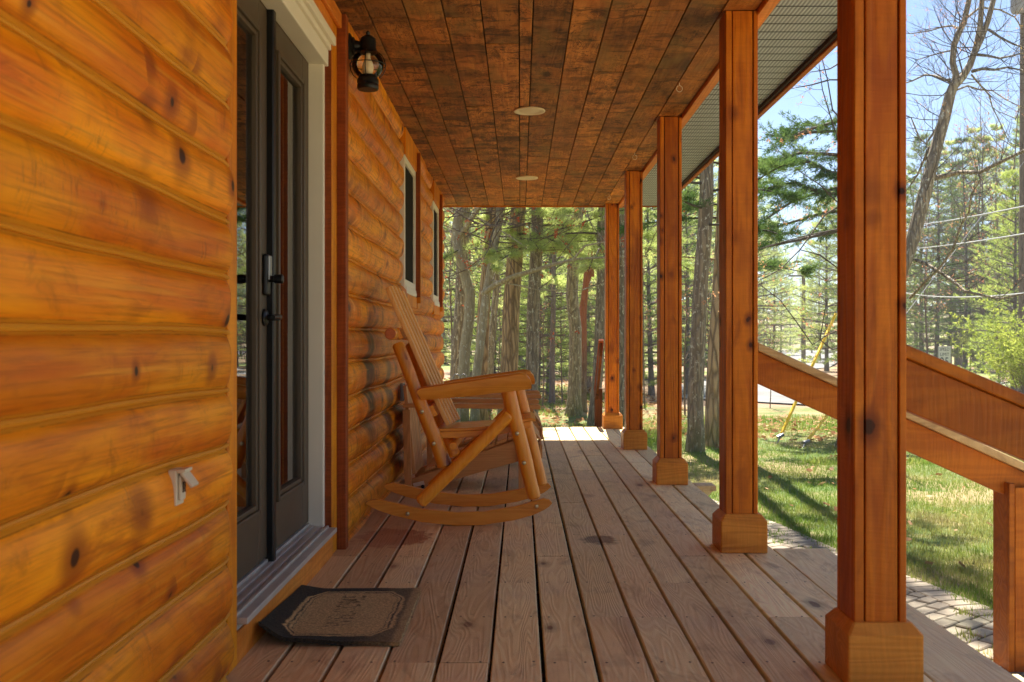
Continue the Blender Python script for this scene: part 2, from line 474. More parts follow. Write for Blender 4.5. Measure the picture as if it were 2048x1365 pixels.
def ceil_extra(k, P, col, h):
    rn = k.math('MULTIPLY', k.attr('rnd'), 47.0)
    x, y, z = k.sep(P)
    V = k.comb(k.math('MULTIPLY', k.math('ADD', x, rn), 0.8), y, 0.0)
    wob = k.noise(k.comb(k.math('MULTIPLY', x, 2.0), k.math('MULTIPLY', y, 2.0), rn), 3.0, 3.0, 0.6)
    a = k.noise(k.comb(k.math('MULTIPLY', x, 0.7), k.math('ADD', y, k.math('MULTIPLY', wob, 0.25)), rn), 4.0, 3.0, 0.55, 0.3)
    col = k.mix(k.math('MULTIPLY', k.ramp(a, 0.42, 0.72), 0.7), col, srgb(52, 34, 20))
    b = k.noise(k.comb(k.math('MULTIPLY', x, 1.5), k.math('ADD', y, k.math('MULTIPLY', wob, 0.3)), k.math('ADD', rn, 9.0)), 9.0, 5.0, 0.7, 1.2)
    thin = k.math('ABSOLUTE', k.math('SUBTRACT', b, 0.5))
    sel = k.ramp(k.noise(V, 2.5, 2.0), 0.38, 0.5)
    col = k.mix(k.math('MULTIPLY', k.math('MULTIPLY', k.ramp(thin, 0.0, 0.03, 1.0, 0.0), 0.9), sel), col, srgb(66, 24, 10))
    cb = k.noise(k.comb(k.math('MULTIPLY', x, 0.35), k.math('ADD', y, k.math('MULTIPLY', wob, 0.12)), rn), 14.0, 4.0, 0.7)
    col = k.mix(k.math('MULTIPLY', k.ramp(cb, 0.52, 0.64), 0.75), col, srgb(54, 32, 18))
    col = k.mix(k.math('MULTIPLY', k.ramp(cb, 0.42, 0.30), 0.4), col, srgb(196, 136, 74))
    pl = k.noise(k.comb(k.math('MULTIPLY', x, 0.25), y, rn), 26.0, 2.0, 0.5)
    col = k.mix(k.math('MULTIPLY', k.ramp(pl, 0.66, 0.72), 0.35), col, srgb(196, 130, 70))
    t2 = k.math('FRACT', k.math('MULTIPLY', k.attr('rnd'), 5.31))
    col = k.mix(k.ramp(t2, .62, 1.0, 0.0, .35), col, srgb(186, 112, 48))
    col = k.mix(k.ramp(t2, .38, .0, 0.0, .3), col, srgb(74, 52, 32))
    fg = k.noise(k.vmath('MULTIPLY', P, (60, 2.2, 1)), 1.5, 4.0, .7)
    col = k.mix(k.math('MULTIPLY', k.ramp(fg, .5, .7), .4), col, srgb(70, 44, 24))
    gg = k.noise(k.comb(k.math('MULTIPLY', x, 2.2), k.math('MULTIPLY', y, .8), rn), 2.6, 3.0, 0.6)
    col = k.mix(k.math('MULTIPLY', k.ramp(gg, 0.5, 0.68), 0.5), col, srgb(140, 108, 58))
    return col, h
M['ceil'] = wood('rough_sawn_ceiling_board', srgb(180, 104, 42), srgb(218, 144, 70), 'y', 0.6, 12, 0.6, srgb(84, 50, 24), 0.6,
                 0.2, 1.2, 0.5, 0.35, blotch=.8, bscale=1.6, extra=ceil_extra)
M['chairlog'] = wood('varnished_pine_log', srgb(226, 134, 30), srgb(246, 170, 56), 'z', 0.36, 14, 0.35, srgb(128, 52, 18), 1.0, 0.0, 1.5, .2, .2, kr=.14, coat=1.3, blotch=.25)
M['chairplank'] = wood('varnished_pine_plank', srgb(222, 136, 38), srgb(244, 168, 66), 'x', 0.38, 22, 0.35, srgb(140, 66, 28), .9, 0.0, 1.5, .2, .2, kr=.1, coat=1.1, blotch=.25)
M['chairback'] = wood('pale_pine_slat', srgb(226, 156, 80), srgb(246, 188, 112), 'z', 0.4, 22, 0.35, srgb(160, 88, 44), 0.3, 0.0, 1.5, .12, .15, coat=.3, blotch=.2)
M['teak'] = wood('dull_brown_outdoor_timber', srgb(190, 128, 72), srgb(224, 164, 100), 'x', 0.5, 24, 0.4, srgb(96, 56, 32), 0.4, 0.0, 1.4, .22, .2, coat=.1, blotch=.35)
M['teakz'] = wood('dull_brown_upright_timber', srgb(190, 128, 72), srgb(224, 164, 100), 'z', 0.5, 24, 0.4, srgb(96, 56, 32), 0.4, 0.0, 1.4, .22, .2, blotch=.35)
M['white'] = plain('aged_cream_paint', srgb(230, 220, 198), 0.5, var=.07, scale=5)
M['door'] = plain('dark_bronze_door_paint', srgb(78, 62, 42), 0.5, var=.08, scale=6)
M['black'] = plain('black_metal', srgb(22, 20, 20), 0.42, 0.3, var=.2, scale=30)
M['alu'] = plain('worn_aluminium', srgb(196, 188, 176), 0.4, 0.3, var=.22, scale=14, bump=.1)
M['bolt'] = plain('zinc_bolt', srgb(205, 190, 150), 0.3, 0.8, var=.15, scale=60)
M['plate'] = plain('cream_plastic', srgb(208, 194, 168), 0.45, var=.05)
M['paper'] = plain('pale_paper_tag', srgb(214, 196, 170), 0.6, var=.1, scale=60)
M['bulb'] = plain('frosted_bulb', srgb(236, 222, 196), 0.25, var=.03)
M['disc'] = plain('cream_light_trim', srgb(232, 214, 176), 0.4, var=.03)
M['screen'] = plain('dark_insect_screen', srgb(30, 28, 19), 0.8, var=.08); M['screen'].node_tree.nodes['Principled BSDF'].inputs['Specular IOR Level'].default_value = .1
M['dark'] = plain('dim_room_wall', srgb(92, 78, 62), 0.8)
M['yellow'] = plain('yellow_plastic_guard', srgb(255, 205, 8), 0.4, var=.05)
M['wire'] = plain('bright_overhead_wire', srgb(190, 190, 185), 0.4, 0.3, var=.05)
M['pole'] = wood('weathered_utility_pole', srgb(112, 96, 80), srgb(140, 124, 104), 'z', 0.8, 20, .4, srgb(70, 58, 48), .3, 0, 1, .1, .4)
M['steel'] = plain('galvanised_steel', srgb(150, 148, 146), 0.4, 0.7)
M['grey'] = plain('grey_transformer_paint', srgb(150, 146, 150), 0.5)
M['sign'] = plain('white_sign_face', srgb(216, 212, 206), 0.4, var=.03)
M['ink'] = plain('black_sign_ink', srgb(30, 30, 30), 0.5)

def glass_mat(name, ior=1.9, tint=(0.8, 0.82, 0.78)):
    k = NT(name)
    tr = k.n('ShaderNodeBsdfTransparent'); tr.inputs[0].default_value = (*tint, 1)
    gl = k.n('ShaderNodeBsdfGlossy'); gl.inputs['Roughness'].default_value = 0.0
    fr = k.n('ShaderNodeFresnel'); fr.inputs['IOR'].default_value = ior
    mx = k.n('ShaderNodeMixShader')
    k.l(k.math('MULTIPLY', fr.outputs[0], 1.25, True), mx.inputs[0]); k.l(tr.outputs[0], mx.inputs[1]); k.l(gl.outputs[0], mx.inputs[2])
    out = [n for n in k.t.nodes if n.type == 'OUTPUT_MATERIAL'][0]
    k.l(mx.outputs[0], out.inputs[0])
    return k.m
M['glass'] = glass_mat('door_glass', 1.9)
M['globe'] = glass_mat('lantern_glass', 1.45, (.95, .93, .86))

def soffit_mat():
    k = NT('vented_metal_soffit')
    P = k.pos()
    x, y, z = k.sep(P)
    s = k.math('SINE', k.math('MULTIPLY', x, 2 * math.pi / 0.019))
    f = k.ramp(s, -0.6, 0.6)
    dirt = k.noise(P, 7.0, 4.0)
    g_ = k.math('ABSOLUTE', k.math('SUBTRACT', k.math('FRACT', k.math('DIVIDE', k.math('ADD', y, 2.5), .12)), .5))
    col = k.mix(f, srgb(136, 144, 156), srgb(186, 194, 204))
    col = k.mix(k.ramp(g_, .42, .46), col, srgb(30, 34, 44))
    col = k.mix(k.math('MULTIPLY', dirt, 0.3), col, srgb(96, 100, 98))
    k.l(col, k.b.inputs['Base Color'])
    k.b.inputs['Roughness'].default_value = 0.45
    k.l(k.bump(f, 0.8, 0.004), k.b.inputs['Normal'])
    return k.m
M['soffit'] = soffit_mat()

# ============================================================ the log house
random.seed(3)
CEIL = 2.44
house = thing('log_house', 'amber stained half-log house wall with dark French doors and two narrow windows', 'house', (-0.84, 2.8, 0))

def course_z(k, pitch, y, z0=0.025, amp=0.014):
    return z0 + k * pitch + amp * noise.noise(Vector((y * 1.15, k * 7.31, 1.7))) + amp * .18 * noise.noise(Vector((y * 4.0, k * 3.1, 9.7)))

def log_rows(mb, seams, y0, y1, pitch, k0, k1, bulge, xb, end0=False, end1=False, dy=0.03, z0=0.025, hew=0.006):
    """half-log courses k0..k1-1 between y0 and y1; every course its own grid, rounded where it ends"""
    nt_ = 14
    ny = max(4, int((y1 - y0) / dy))
    ys = [y0 + (y1 - y0) * i / ny for i in range(ny + 1)]
    R = 0.075
    if end0: ys = [y0 + R * (1 - math.cos(a * math.pi / 12)) for a in range(7)] + [y for y in ys if y > y0 + R * 1.05]
    if end1: ys = [y for y in ys if y < y1 - R * 1.05] + [y1 - R * (1 - math.cos(a * math.pi / 12)) for a in range(6, -1, -1)]
    for k in range(k0, k1):
        vs, sm = [], []
        for y in ys:
            za, zb = course_z(k, pitch, y, z0), course_z(k + 1, pitch, y, z0)
            e = 1.0
            if end0 and y < y0 + R: e = math.sqrt(max(0.0, 1 - ((y0 + R - y) / R) ** 2))
            if end1 and y > y1 - R: e = min(e, math.sqrt(max(0.0, 1 - ((y - y1 + R) / R) ** 2)))
            for j in range(nt_ + 1):
                t = -1 + 2 * j / nt_
                tt = math.copysign(abs(t) ** 0.85, t)
                z = (za + zb) / 2 + (zb - za) / 2 * tt * (0.75 + 0.25 * e)
                prof = (1 - abs(tt) ** 2.6) ** 0.62
                x = xb + bulge * prof * e
                hw = noise.noise(Vector((y * 2.6 + k * 5.1, z * 6.0, k * 1.3))) * hew + noise.noise(Vector((y * 9.0, z * 16.0, k * 4.3))) * hew * .35
                x += hw * prof - 0.03 * (1 - e)
                if min(abs(t + 1), abs(t - 1)) < 0.13: x += 0.002
                vs.append((x, y, z)); sm.append(1.0 if abs(t) > 0.84 else 0.0)
        n = nt_ + 1
        fs = [(i * n + j, (i + 1) * n + j, (i + 1) * n + j + 1, i * n + j + 1) for i in range(len(ys) - 1) for j in range(nt_)]
        mb.add(vs, fs, ((k * 0.618) % 1))
        seams.extend(sm)
        # caulk rope in the joint over this course
        vs = []
        for y in ys:
            zc = course_z(k + 1, pitch, y, z0)
            e = 1.0
            if end0 and y < y0 + R: e = (y - y0) / R
            if end1 and y > y1 - R: e = (y1 - y) / R
            rr = 0.007 + 0.003 * noise.noise(Vector((y * 3, k, 2)))
            for j in range(5):
                a = -math.pi / 2 + math.pi * j / 4
                vs.append((xb + bulge * .30 * e + math.cos(a) * rr * 1.3, y, zc + math.sin(a) * rr))
        fs = [(i * 5 + j, (i + 1) * 5 + j, (i + 1) * 5 + j + 1, i * 5 + j + 1) for i in range(len(ys) - 1) for j in range(4)]
        mb.add(vs, fs, 0.5)
        seams.extend([2.0] * len(vs))

def build_logs(name, args_list, label=None):
    mb, sm = MB(), []
    for a in args_list: log_rows(mb, sm, **a)
    o = mb.build(name, M['log'], house, smooth=True)
    at = o.data.attributes.new('seam', 'FLOAT', 'POINT')
    at.data.foreach_set('value', [min(s, 1.0) for s in sm])
    if label: o['label'] = label
    return o

NP, FP = 0.158, 0.165
build_logs('log_wall', [dict(y0=-2.5, y1=1.3, pitch=NP, k0=-1, k1=16, bulge=.036, xb=-.828, dy=.06),
                        dict(y0=1.3, y1=2.745, pitch=NP, k0=-1, k1=16, bulge=.036, xb=-.828, end1=True, dy=.025, hew=.009)],
           'near stretch of log wall left of the doors')
far = []
far.append(dict(y0=4.49, y1=10.30, pitch=FP, k0=-1, k1=8, bulge=.058, xb=-.856, end1=True, hew=.012))
far.append(dict(y0=4.49, y1=6.77, pitch=FP, k0=8, k1=15, bulge=.052, xb=-.854, end1=True, hew=.013))
far.append(dict(y0=7.74, y1=9.00, pitch=FP, k0=8, k1=15, bulge=.052, xb=-.854, end0=True, end1=True, hew=.012))
far.append(dict(y0=9.83, y1=10.30, pitch=FP, k0=8, k1=15, bulge=.056, xb=-.854, end0=True, end1=True, hew=.012))
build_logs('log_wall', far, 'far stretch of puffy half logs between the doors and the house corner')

# plain shell of the house behind the logs (walls, floor, roof slab, back wall)
s = MB()
s.box(-.99, -.846, -2.5, 2.76, -.5, 2.6)
s.box(-.99, -.852, 4.5, 6.80, -.5, 2.6); s.box(-.99, -.852, 7.5, 9.05, -.5, 2.6); s.box(-.99, -.852, 9.66, 10.22, -.5, 2.6)
s.box(-.99, -.853, 6.80, 7.5, -.5, 1.29); s.box(-.99, -.853, 9.05, 9.66, -.5, 1.29)
s.box(-.99, -.853, 6.80, 7.5, 2.25, 2.6); s.box(-.99, -.853, 9.05, 9.66, 2.25, 2.6)
s.box(-.99, -.96, 2.76, 4.5, 2.28, 2.6)
s.box(-6, -.852, 10.22, 10.28, -.6, 2.6); s.box(-6, -.99, -2.56, -2.5, -.6, 2.6); s.box(-6.1, -6, -2.56, 10.28, -.6, 2.6)
s.box(-6, -.992, -2.5, 10.22, -.1, -.02)
s.build('inner_shell', M['dark'], house)
fd = MB(); fd.box(-.95, -.852, -2.5, 10.25, -.62, -.03); fd.build('foundation', plain('grey_block_foundation', srgb(120, 114, 106), .8), house)

# door opening trim
tr = MB(); tr.box(-.95, -.828, 2.765, 2.85, 0, CEIL); tr.build('door_casing', M['trim'], house, bev=.004)
tr = MB(); tr.box(-.95, -.8346, 4.319, 4.432, 0, CEIL); tr.build('door_casing', M['trim'], house, bev=.003)
tr = MB(); tr.box(-.868, -.838, 4.3155, 4.319, 0.0, CEIL - .001); tr.build('casing_edge', M['redtrim'], house)
tr = MB(); tr.box(-.95, -.794, 4.434, 4.50, 0, CEIL); tr.build('door_casing', M['redtrim'], house, bev=.003)
tr = MB(); tr.box(-.93, -.832, 2.85, 4.3155, 2.31, CEIL); tr.build('head_casing', M['trim_y'], house, bev=.003)
tr = MB(); tr.box(-.832, -.812, 2.765, 4.43, 2.37, CEIL - .002); tr.build('head_casing', M['trim_y'], house, bev=.003)
tr = MB(); tr.box(-.95, -.831, 2.85, 4.3155, -.01, .092); tr.build('sill_board', M['trim_y'], house, bev=.002)
jm = MB(); jm.box(-.99, -.866, 4.28, 4.317, .13, 2.2); jm.box(-.945, -.935, 2.86, 4.28, 2.19, 2.3); jm.build('door_jamb', M['white'], house, bev=.002)
jm = MB(); jm.box(-.99, -.866, 2.85, 2.868, .13, 2.2); jm.build('door_jamb', M['white'], house, bev=.002)
hd = MB()
hd.box(-.93, -.850, 2.87, 4.318, 2.165, 2.235); hd.box(-.93, -.838, 2.87, 4.33, 2.236, 2.262); hd.box(-.93, -.822, 2.87, 4.345, 2.263, 2.305)
hd.build('drip_cap', M['white'], house, bev=.004, seg=2)
th = MB()
for x0, x1, z in ((-.99, -.925, .152), (-.924, -.905, .142), (-.904, -.885, .136), (-.884, -.868, .142), (-.867, -.848, .134), (-.847, -.835, .146), (-.834, -.800, .138)):
    th.box(x0, x1, 2.86, 4.29 if x1 < -.87 else 4.25, .095 if x1 < -.81 else .118, z)
th.build('threshold', M['alu'], house, bev=.002)

def leaf(ya, yb, hinge_far, label):
    d = MB(); zb, zt = .157, 2.19
    x0, x1 = -.975, -.93
    d.box(x0, x1, ya, ya + .115, zb, zt); d.box(x0, x1, yb - .115, yb, zb, zt)
    d.box(x0, x1 - .0005, ya + .115, yb - .115, zb, .335); d.box(x0, x1 - .0005, ya + .115, yb - .115, 2.06, zt)
    o = d.build('door_leaf', M['door'], house, bev=.002)
    o['label'] = label
    g = MB()                                                   # glazing bead all round, proud of the leaf
    a, b, z0, z1 = ya + .1155, yb - .1155, .336, 2.059
    for k_, (w, x) in enumerate(((.018, -.918), (.036, -.926))):
        aa, bb, c0, c1 = (a, b, z0, z1) if k_ == 0 else (a + .018, b - .018, z0 + .018, z1 - .018)
        g.box(-.96, x, aa, aa + .018, c0, c1); g.box(-.96, x, bb - .018, bb, c0, c1)
        g.box(-.96, x - .0004, aa + .018, bb - .018, c0, c0 + .018); g.box(-.96, x - .0004, aa + .018, bb - .018, c1 - .018, c1)
    bo = g.build('glazing_bead', M['door'], o, bev=.004, seg=2)
    p = MB(); p.box(-.950, -.944, a + .036, b - .036, z0 + .036, z1 - .036); p.build('pane', M['glass'], o)
    return o
l1 = leaf(2.872, 3.575, False, 'near leaf of the dark French doors, carrying lever and lock')
l2 = leaf(3.60, 4.278, True, 'far leaf of the dark French doors')
a = MB(); a.box(-.98, -.905, 3.572, 3.612, .137, 2.19); a.build('meeting_strip', M['black'], house, bev=.004)
# lock set on the near leaf
k_ = MB(); k_.obox((-.921, 3.535, 1.19), (.010, 0, 0), (0, .028, 0), (0, 0, .075)); o = k_.build('lock_plate', M['black'], l1, bev=.012, seg=3)
k_ = MB(); k_.obox((-.909, 3.537, 1.215), (.004, 0, 0), (0, .018, 0), (0, 0, .045)); k_.build('keypad_cover', M['steel'], l1, bev=.004, seg=2)
k_ = MB(); k_.lathe((-.912, 3.535, 1.175), [(.012, 0), (.012, .02), (.017, .022), (.017, .048), (.013, .052)], 16, 'x'); k_.build('thumb_turn', M['black'], l1, smooth=True)
k_ = MB(); k_.lathe((-.930, 3.535, 1.035), [(.032, 0), (.032, .006), (.026, .012), (.012, .014), (.011, .05)], 20, 'x'); k_.build('lever_rose', M['black'], l1, smooth=True)
k_ = MB(); k_.tube([(-.885, 3.535, 1.036), (-.872, 3.52, 1.036), (-.868, 3.48, 1.037), (-.872, 3.43, 1.034)], [.012, .012, .010, .009], 10); k_.build('lever', M['black'], l1, smooth=True)

# windows
def window(y0, y1, lab):
    ym = y0 + (y1 - y0) * .77
    f = MB()
    f.box(-.86, -.797, y0, ym, 1.20, 1.283); f.box(-.86, -.797, y0, ym, 2.252, CEIL)
    f.box(-.86, -.768, ym, ym + .02, 1.24, CEIL - .04)
    f.box(-.86, -.794, ym + .021, y1, 1.20, CEIL)
    w = f.build('window', M['trim'], house, bev=.003); w['label'] = lab
    e = MB(); e.box(-.84, -.771, ym - .0035, ym, 1.286, CEIL - .045); e.build('reveal_board', M['redtrim'], w)
    c = MB(); c.box(-.87, -.806, y0 + .01, y0 + .045, 1.284, 2.251); c.box(-.87, -.806, ym - .05, ym - .004, 1.284, 2.251)
    c.box(-.87, -.8065, y0 + .045, ym - .05, 2.20, 2.251)
    c.build('window_frame', M['white'], w, bev=.003)
    c = MB(); c.prism_y([(-.86, 1.284), (-.795, 1.284), (-.792, 1.30), (-.798, 1.335), (-.806, 1.34), (-.808, 1.385), (-.86, 1.385)], y0 + .046, ym - .051)
    c.build('sill', M['white'], w, bev=.003)
    c = MB(); c.box(-.835, -.822, y0 + .046, ym - .051, 1.386, 2.199); c.build('insect_screen', M['screen'], w)
window(6.78, 7.72, 'nearer narrow window with dark insect screen')
window(9.02, 9.81, 'farther narrow window near the house corner')

# ============================================================ the porch
porch = thing('porch', 'long covered porch with brown plank deck, square amber posts and rough board ceiling', 'porch', (0.16, 4, 0))
PY0, PY1 = -2.5, 10.77
# deck
dk = MB()
gaps = [-.87 + .1562 * i for i in range(14)]
G2 = .0056
nails = MB()
joist = [2.88 - .475 * i for i in range(12, 0, -1)] + [2.88 + .475 * i for i in range(17)]
for i in range(-1, len(gaps) - 1):
    x0 = (gaps[i] if i >= 0 else -.95) + G2; x1 = gaps[i + 1] - G2
    if x0 > 1.14: break
    x1 = min(x1, 1.1532)
    cuts = [PY0]
    y = PY0 + random.uniform(1.0, 3.2)
    while y < PY1 - 1.2:
        y = min(joist, key=lambda t: abs(t - y)); cuts.append(y); y += random.choice((2.4, 2.85, 3.6, 4.3, 4.9))
    cuts.append(PY1 + random.uniform(-.006, .008))
    for a_, b_ in zip(cuts[:-1], cuts[1:]):
        r = random.random(); n = max(2, int((b_ - a_) / .25))
        xo = random.uniform(-.0015, .0015); zt = random.uniform(-.0012, .0012)
        # gentle wander of the edges
        for s_ in range(n):
            ya, yb = a_ + .0012 + (b_ - a_ - .0024) * s_ / n, a_ + .0012 + (b_ - a_ - .0024) * (s_ + 1) / n
            w = lambda yy, e: .0016 * noise.noise(Vector((yy * 1.3, i * 3.7 + e, 0)))
            vs = []
            for (yy) in (ya, yb):
                for z in (-.036, zt - .004, zt):
                    ins = .003 if z == zt else 0
                    vs.append((x0 + xo + w(yy, 0) + ins, yy, z)); vs.append((x1 + xo + w(yy, 5) - ins, yy, z))
            fs = [(0, 2, 8, 6), (2, 4, 10, 8), (4, 5, 11, 10), (5, 3, 9, 11), (3, 1, 7, 9), (0, 6, 7, 1)]
            if s_ == 0: fs += [(0, 1, 3, 2), (2, 3, 5, 4)]
            if s_ == n - 1: fs += [(6, 8, 9, 7), (8, 10, 11, 9)]
            dk.add(vs, fs, r)
    for yj in joist:
        if yj > PY1: break
        for xx in (x0 + .028, x1 - .028):
            c = (xx + random.uniform(-.006, .006), yj + random.uniform(-.008, .008))
            nails.add([(c[0] + .0042 * math.cos(t), c[1] + .0055 * math.sin(t), .0022) for t in [j * math.pi / 4 for j in range(8)]], [tuple(range(8))])
dk.build('deck_boards', M['deck'], porch)
nails.build('nail_heads', plain('rusty_nail', srgb(72, 46, 34), .7), porch)
un = MB()
for yj in joist:
    if yj < PY1 - .05: un.box(-.85, 1.11, yj - .02, yj + .02, -.2, -.037)
un.box(1.112, 1.148, PY0, PY1 - .02, -.22, -.038); un.box(-.85, 1.11, PY1 - .055, PY1 - .02, -.22, -.038)
un.build('joists', M['seal'], porch)
# landing plank at the stair head
lp = MB(); lp.box(1.158, 1.405, 2.05, 4.475, -.036, -.001); lp.build('landing_plank', M['deck'], porch, bev=.003)
stp = MB()
for x0, z in ((1.40, -.17), (1.68, -.34)): stp.box(x0, x0 + .275, 2.86, 3.28, z - .036, z)
stp.build('stair_tread', M['deck'], porch, bev=.003)
stg = MB(); stg.prism_y([(1.16, -.04), (1.16, -.3), (1.5, -.55), (1.94, -.55), (1.94, -.377), (1.67, -.377), (1.67, -.207), (1.40, -.207), (1.40, -.04)], 2.9, 2.94); stg.build('stringer', M['rail'], porch)
st = MB(); st.prism_y([(1.16, -.04), (1.16, -.3), (1.5, -.55), (1.94, -.55), (1.94, -.377), (1.67, -.377), (1.67, -.207), (1.40, -.207), (1.40, -.04)], 3.20, 3.24)
st.build('stringer', M['rail'], porch)
bk = MB(); bk.box(1.157, 1.285, 6.40, 6.56, -.036, -.002); bk.prism_y([(1.150, -.037), (1.265, -.037), (1.150, -.16)], 6.41, 6.545)
bk.build('deck_bracket', M['deck'], porch, bev=.002)

# posts: boxed from boards, so each face shows a centre board between two edge strips
PX0, PX1 = .925, 1.069
def post(y0, lab):
    y1 = y0 + .15
    p = MB(); r = random.random
    xa, xb = PX0, PX1
    for z0, z1 in ((.16, CEIL - .002),):
        for f_ in ('y0', 'y1'):
            yy = (y0, y0 + .018) if f_ == 'y0' else (y1 - .018, y1)
            ins = .002 if f_ == 'y0' else -.002
            p.box(xa, xa + .026, yy[0], yy[1], z0, z1, r())
            p.box(xa + .031, xb - .024, yy[0] + max(ins, 0), yy[1] + min(ins, 0), z0, z1, r())
            p.box(xb - .019, xb, yy[0], yy[1], z0, z1, r())
        for xx in ((xa, xa + .018), (xb - .018, xb)):
            p.box(xx[0], xx[1], y0 + .0185, y1 - .0185, z0, z1, r())
    o = p.build('post', M['post'], porch, bev=.0022)
    o['label'] = lab
    c = MB(); c.box(xa + .017, xb - .017, y0 + .017, y1 - .017, .1, CEIL - .003); c.build('groove_core', M['seal'], o)
    b = MB()
    e = .031; x0, x1, ya, yb = xa - .028, xb + .038, y0 - .03, y1 + .03; ch = .010
    hb, ht = .142, .172
    ring = lambda d, z: [(x0 + d + ch * .5, ya + d, z), (x1 - d - ch * .5, ya + d, z), (x1 - d, ya + d + ch * .5, z), (x1 - d, yb - d - ch * .5, z),
                         (x1 - d - ch * .5, yb - d, z), (x0 + d + ch * .5, yb - d, z), (x0 + d, yb - d - ch * .5, z), (x0 + d, ya + d + ch * .5, z)]
    vs = ring(0, .001) + ring(0, hb) + ring(.024, ht)
    fs = [tuple(range(8)), tuple(range(16, 24))]
    for L in (0, 8): fs += [(L + i, L + (i + 1) % 8, L + 8 + (i + 1) % 8, L + 8 + i) for i in range(8)]
    b.add(vs, fs); b.build('post_foot', M['base'], o, bev=.0025)
for y, lab in ((2.70, 'nearest and largest porch post, at the stair head'), (4.39, 'second porch post, where the farther stair rail starts'),
               (6.46, 'third porch post from the camera'), (8.53, 'fourth porch post from the camera'), (10.56, 'farthest porch post at the deck end')):
    post(y, lab)

# ceiling
cl = MB()
cx = [-.865, -.693, -.521, -.349, -.177, -.0066, .057, .232, .402, .572, .745, .91, 1.064]
cx = [-.99] + cx
for i in range(len(cx) - 1):
    y = PY0
    while y < PY1 - .05:
        y2 = min(y + random.choice((.9, 1.3, 1.7, 2.2, 2.6)), PY1 - .012)
        if PY1 - y2 < .3: y2 = PY1 - .012
        cl.box(cx[i] + .003, cx[i + 1] - .003, y + .0012, y2 - .0012, CEIL + random.uniform(0, .003), CEIL + .02)
        y = y2
cl.build('ceiling_boards', M['ceil'], porch, bev=.0012)
cv = MB(); cv.box(-.806, -.772, PY0, 6.7, CEIL - .055, CEIL - .002)
cv = MB(); cv.box(1.068, 1.122, PY0, PY1 - .01, CEIL - .022, CEIL + .06); cv.build('beam_trim', M['trim_y'], porch, bev=.003)
cv = MB(); cv.box(-6.1, 1.52, -2.6, PY1 - .02, CEIL + .021, CEIL + .12); cv.build('roof_deck', M['seal'], porch)
sf = MB(); y = PY0
while y < PY1 - .03:
    y2 = min(y + .12, PY1 - .012); sf.box(1.124, 1.512, y + .004, y2 - .004, CEIL, CEIL + .019, .5); sf.box(1.124, 1.512, y - .004, y + .004, CEIL + .008, CEIL + .019, .5); y = y2
sf.build('soffit', M['soffit'], porch)
fb = MB(); fb.box(1.513, 1.532, PY0, PY1 + .01, CEIL - .022, CEIL + .14); fb.build('fascia_channel', M['seal'], porch)
fb = MB(); fb.box(1.533, 1.565, PY0, PY1 + .012, CEIL - .034, CEIL + .16); fb.box(-1.3, 1.532, PY1 - .010, PY1 + .012, CEIL - .012, CEIL + .16); fb.build('fascia', M['rail'], porch, bev=.002)
rf = MB(); rf.prism_y([(1.62, CEIL + .155), (1.62, CEIL + .185), (-1.2, CEIL + .75), (-3.5, CEIL + 2.2), (-6.4, CEIL + .18), (-6.4, CEIL + .15), (-3.5, CEIL + .17)], -2.7, PY1 + .06)
rf.build('roof', plain('brown_shingle_roof', srgb(86, 70, 60), .85, var=.3, scale=14), porch)

# far-end stair: rail and newel beyond the last post
fr = thing('stair_rail', 'short dark rail and newel going down off the far deck end', 'stair rail', (.9, 11.35, GZ))
m = MB()
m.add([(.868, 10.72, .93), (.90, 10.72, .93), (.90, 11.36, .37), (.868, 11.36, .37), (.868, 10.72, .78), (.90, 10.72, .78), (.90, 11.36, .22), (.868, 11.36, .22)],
      [(0, 1, 2, 3), (4, 7, 6, 5), (0, 4, 5, 1), (3, 2, 6, 7), (0, 3, 7, 4), (1, 5, 6, 2)]); m.build('rail', M['shaderail'], fr, bev=.002)
m = MB(); m.obox((.886, 11.04, .672), (.028, 0, 0), (0, .33, -.289), (0, .010, .012)); m.build('rail_cap', M['redtrim'], fr, bev=.002)
m = MB(); m.box(.862, .95, 11.30, 11.39, GZ, .40); m.build('newel', M['shaderail'], fr, bev=.004)

# the two stair rails at the opening
def stair_rail(yc, lab, slope, ztop, x1, capw, offs=0):
    t = thing('stair_rail', lab, 'stair rail', (1.07, yc, 0), 'rails of the porch stair')
    x0 = PX1 + .002
    L = x1 - x0
    cap, beam = .038, .145
    m = MB(); m.prism_y([(x0, ztop - cap), (x0, ztop), (x1, ztop - slope * L), (x1, ztop - slope * L - cap)], yc - capw / 2, yc + capw / 2)
    m.build('handrail', M['railcap'] if offs else M['rail'], t, bev=.005, seg=2)
    m = MB(); m.prism_y([(x0, ztop - cap - beam), (x0, ztop - cap - .001), (x1, ztop - cap - slope * L - .001), (x1, ztop - cap - beam - slope * L)], yc - .03, yc + .03)
    m.build('rail_beam', M['rail'], t, bev=.003)
    xn = x1 - .16
    zt = ztop - slope * (xn - x0) - cap - beam * .4
    m = MB(); m.box(xn, xn + .026, yc - .075, yc - .057, GZ, zt - .03); m.box(xn + .029, xn + .13, yc - .073, yc - .055, GZ, zt - .05)
    m.box(xn, xn + .018, yc - .0565, yc + .075, GZ, zt - .03); m.box(xn + .112, xn + .13, yc - .0545, yc + .075, GZ, zt - .07); m.box(xn + .019, xn + .111, yc + .057, yc + .075, GZ, zt - .05)
    o = m.build('newel', M['rail'], t, bev=.0022)
    c = MB(); c.box(xn + .017, xn + .113, yc - .056, yc + .058, GZ, zt - .08); c.build('groove_core', M['seal'], o)
stair_rail(2.775, 'nearer sloping stair rail of dark amber timber at the big post', .42, .945, 2.45, .09)
stair_rail(4.465, 'farther sloping stair rail with weathered pale top, ending on a newel', .452, .945, 2.36, .135, 1)

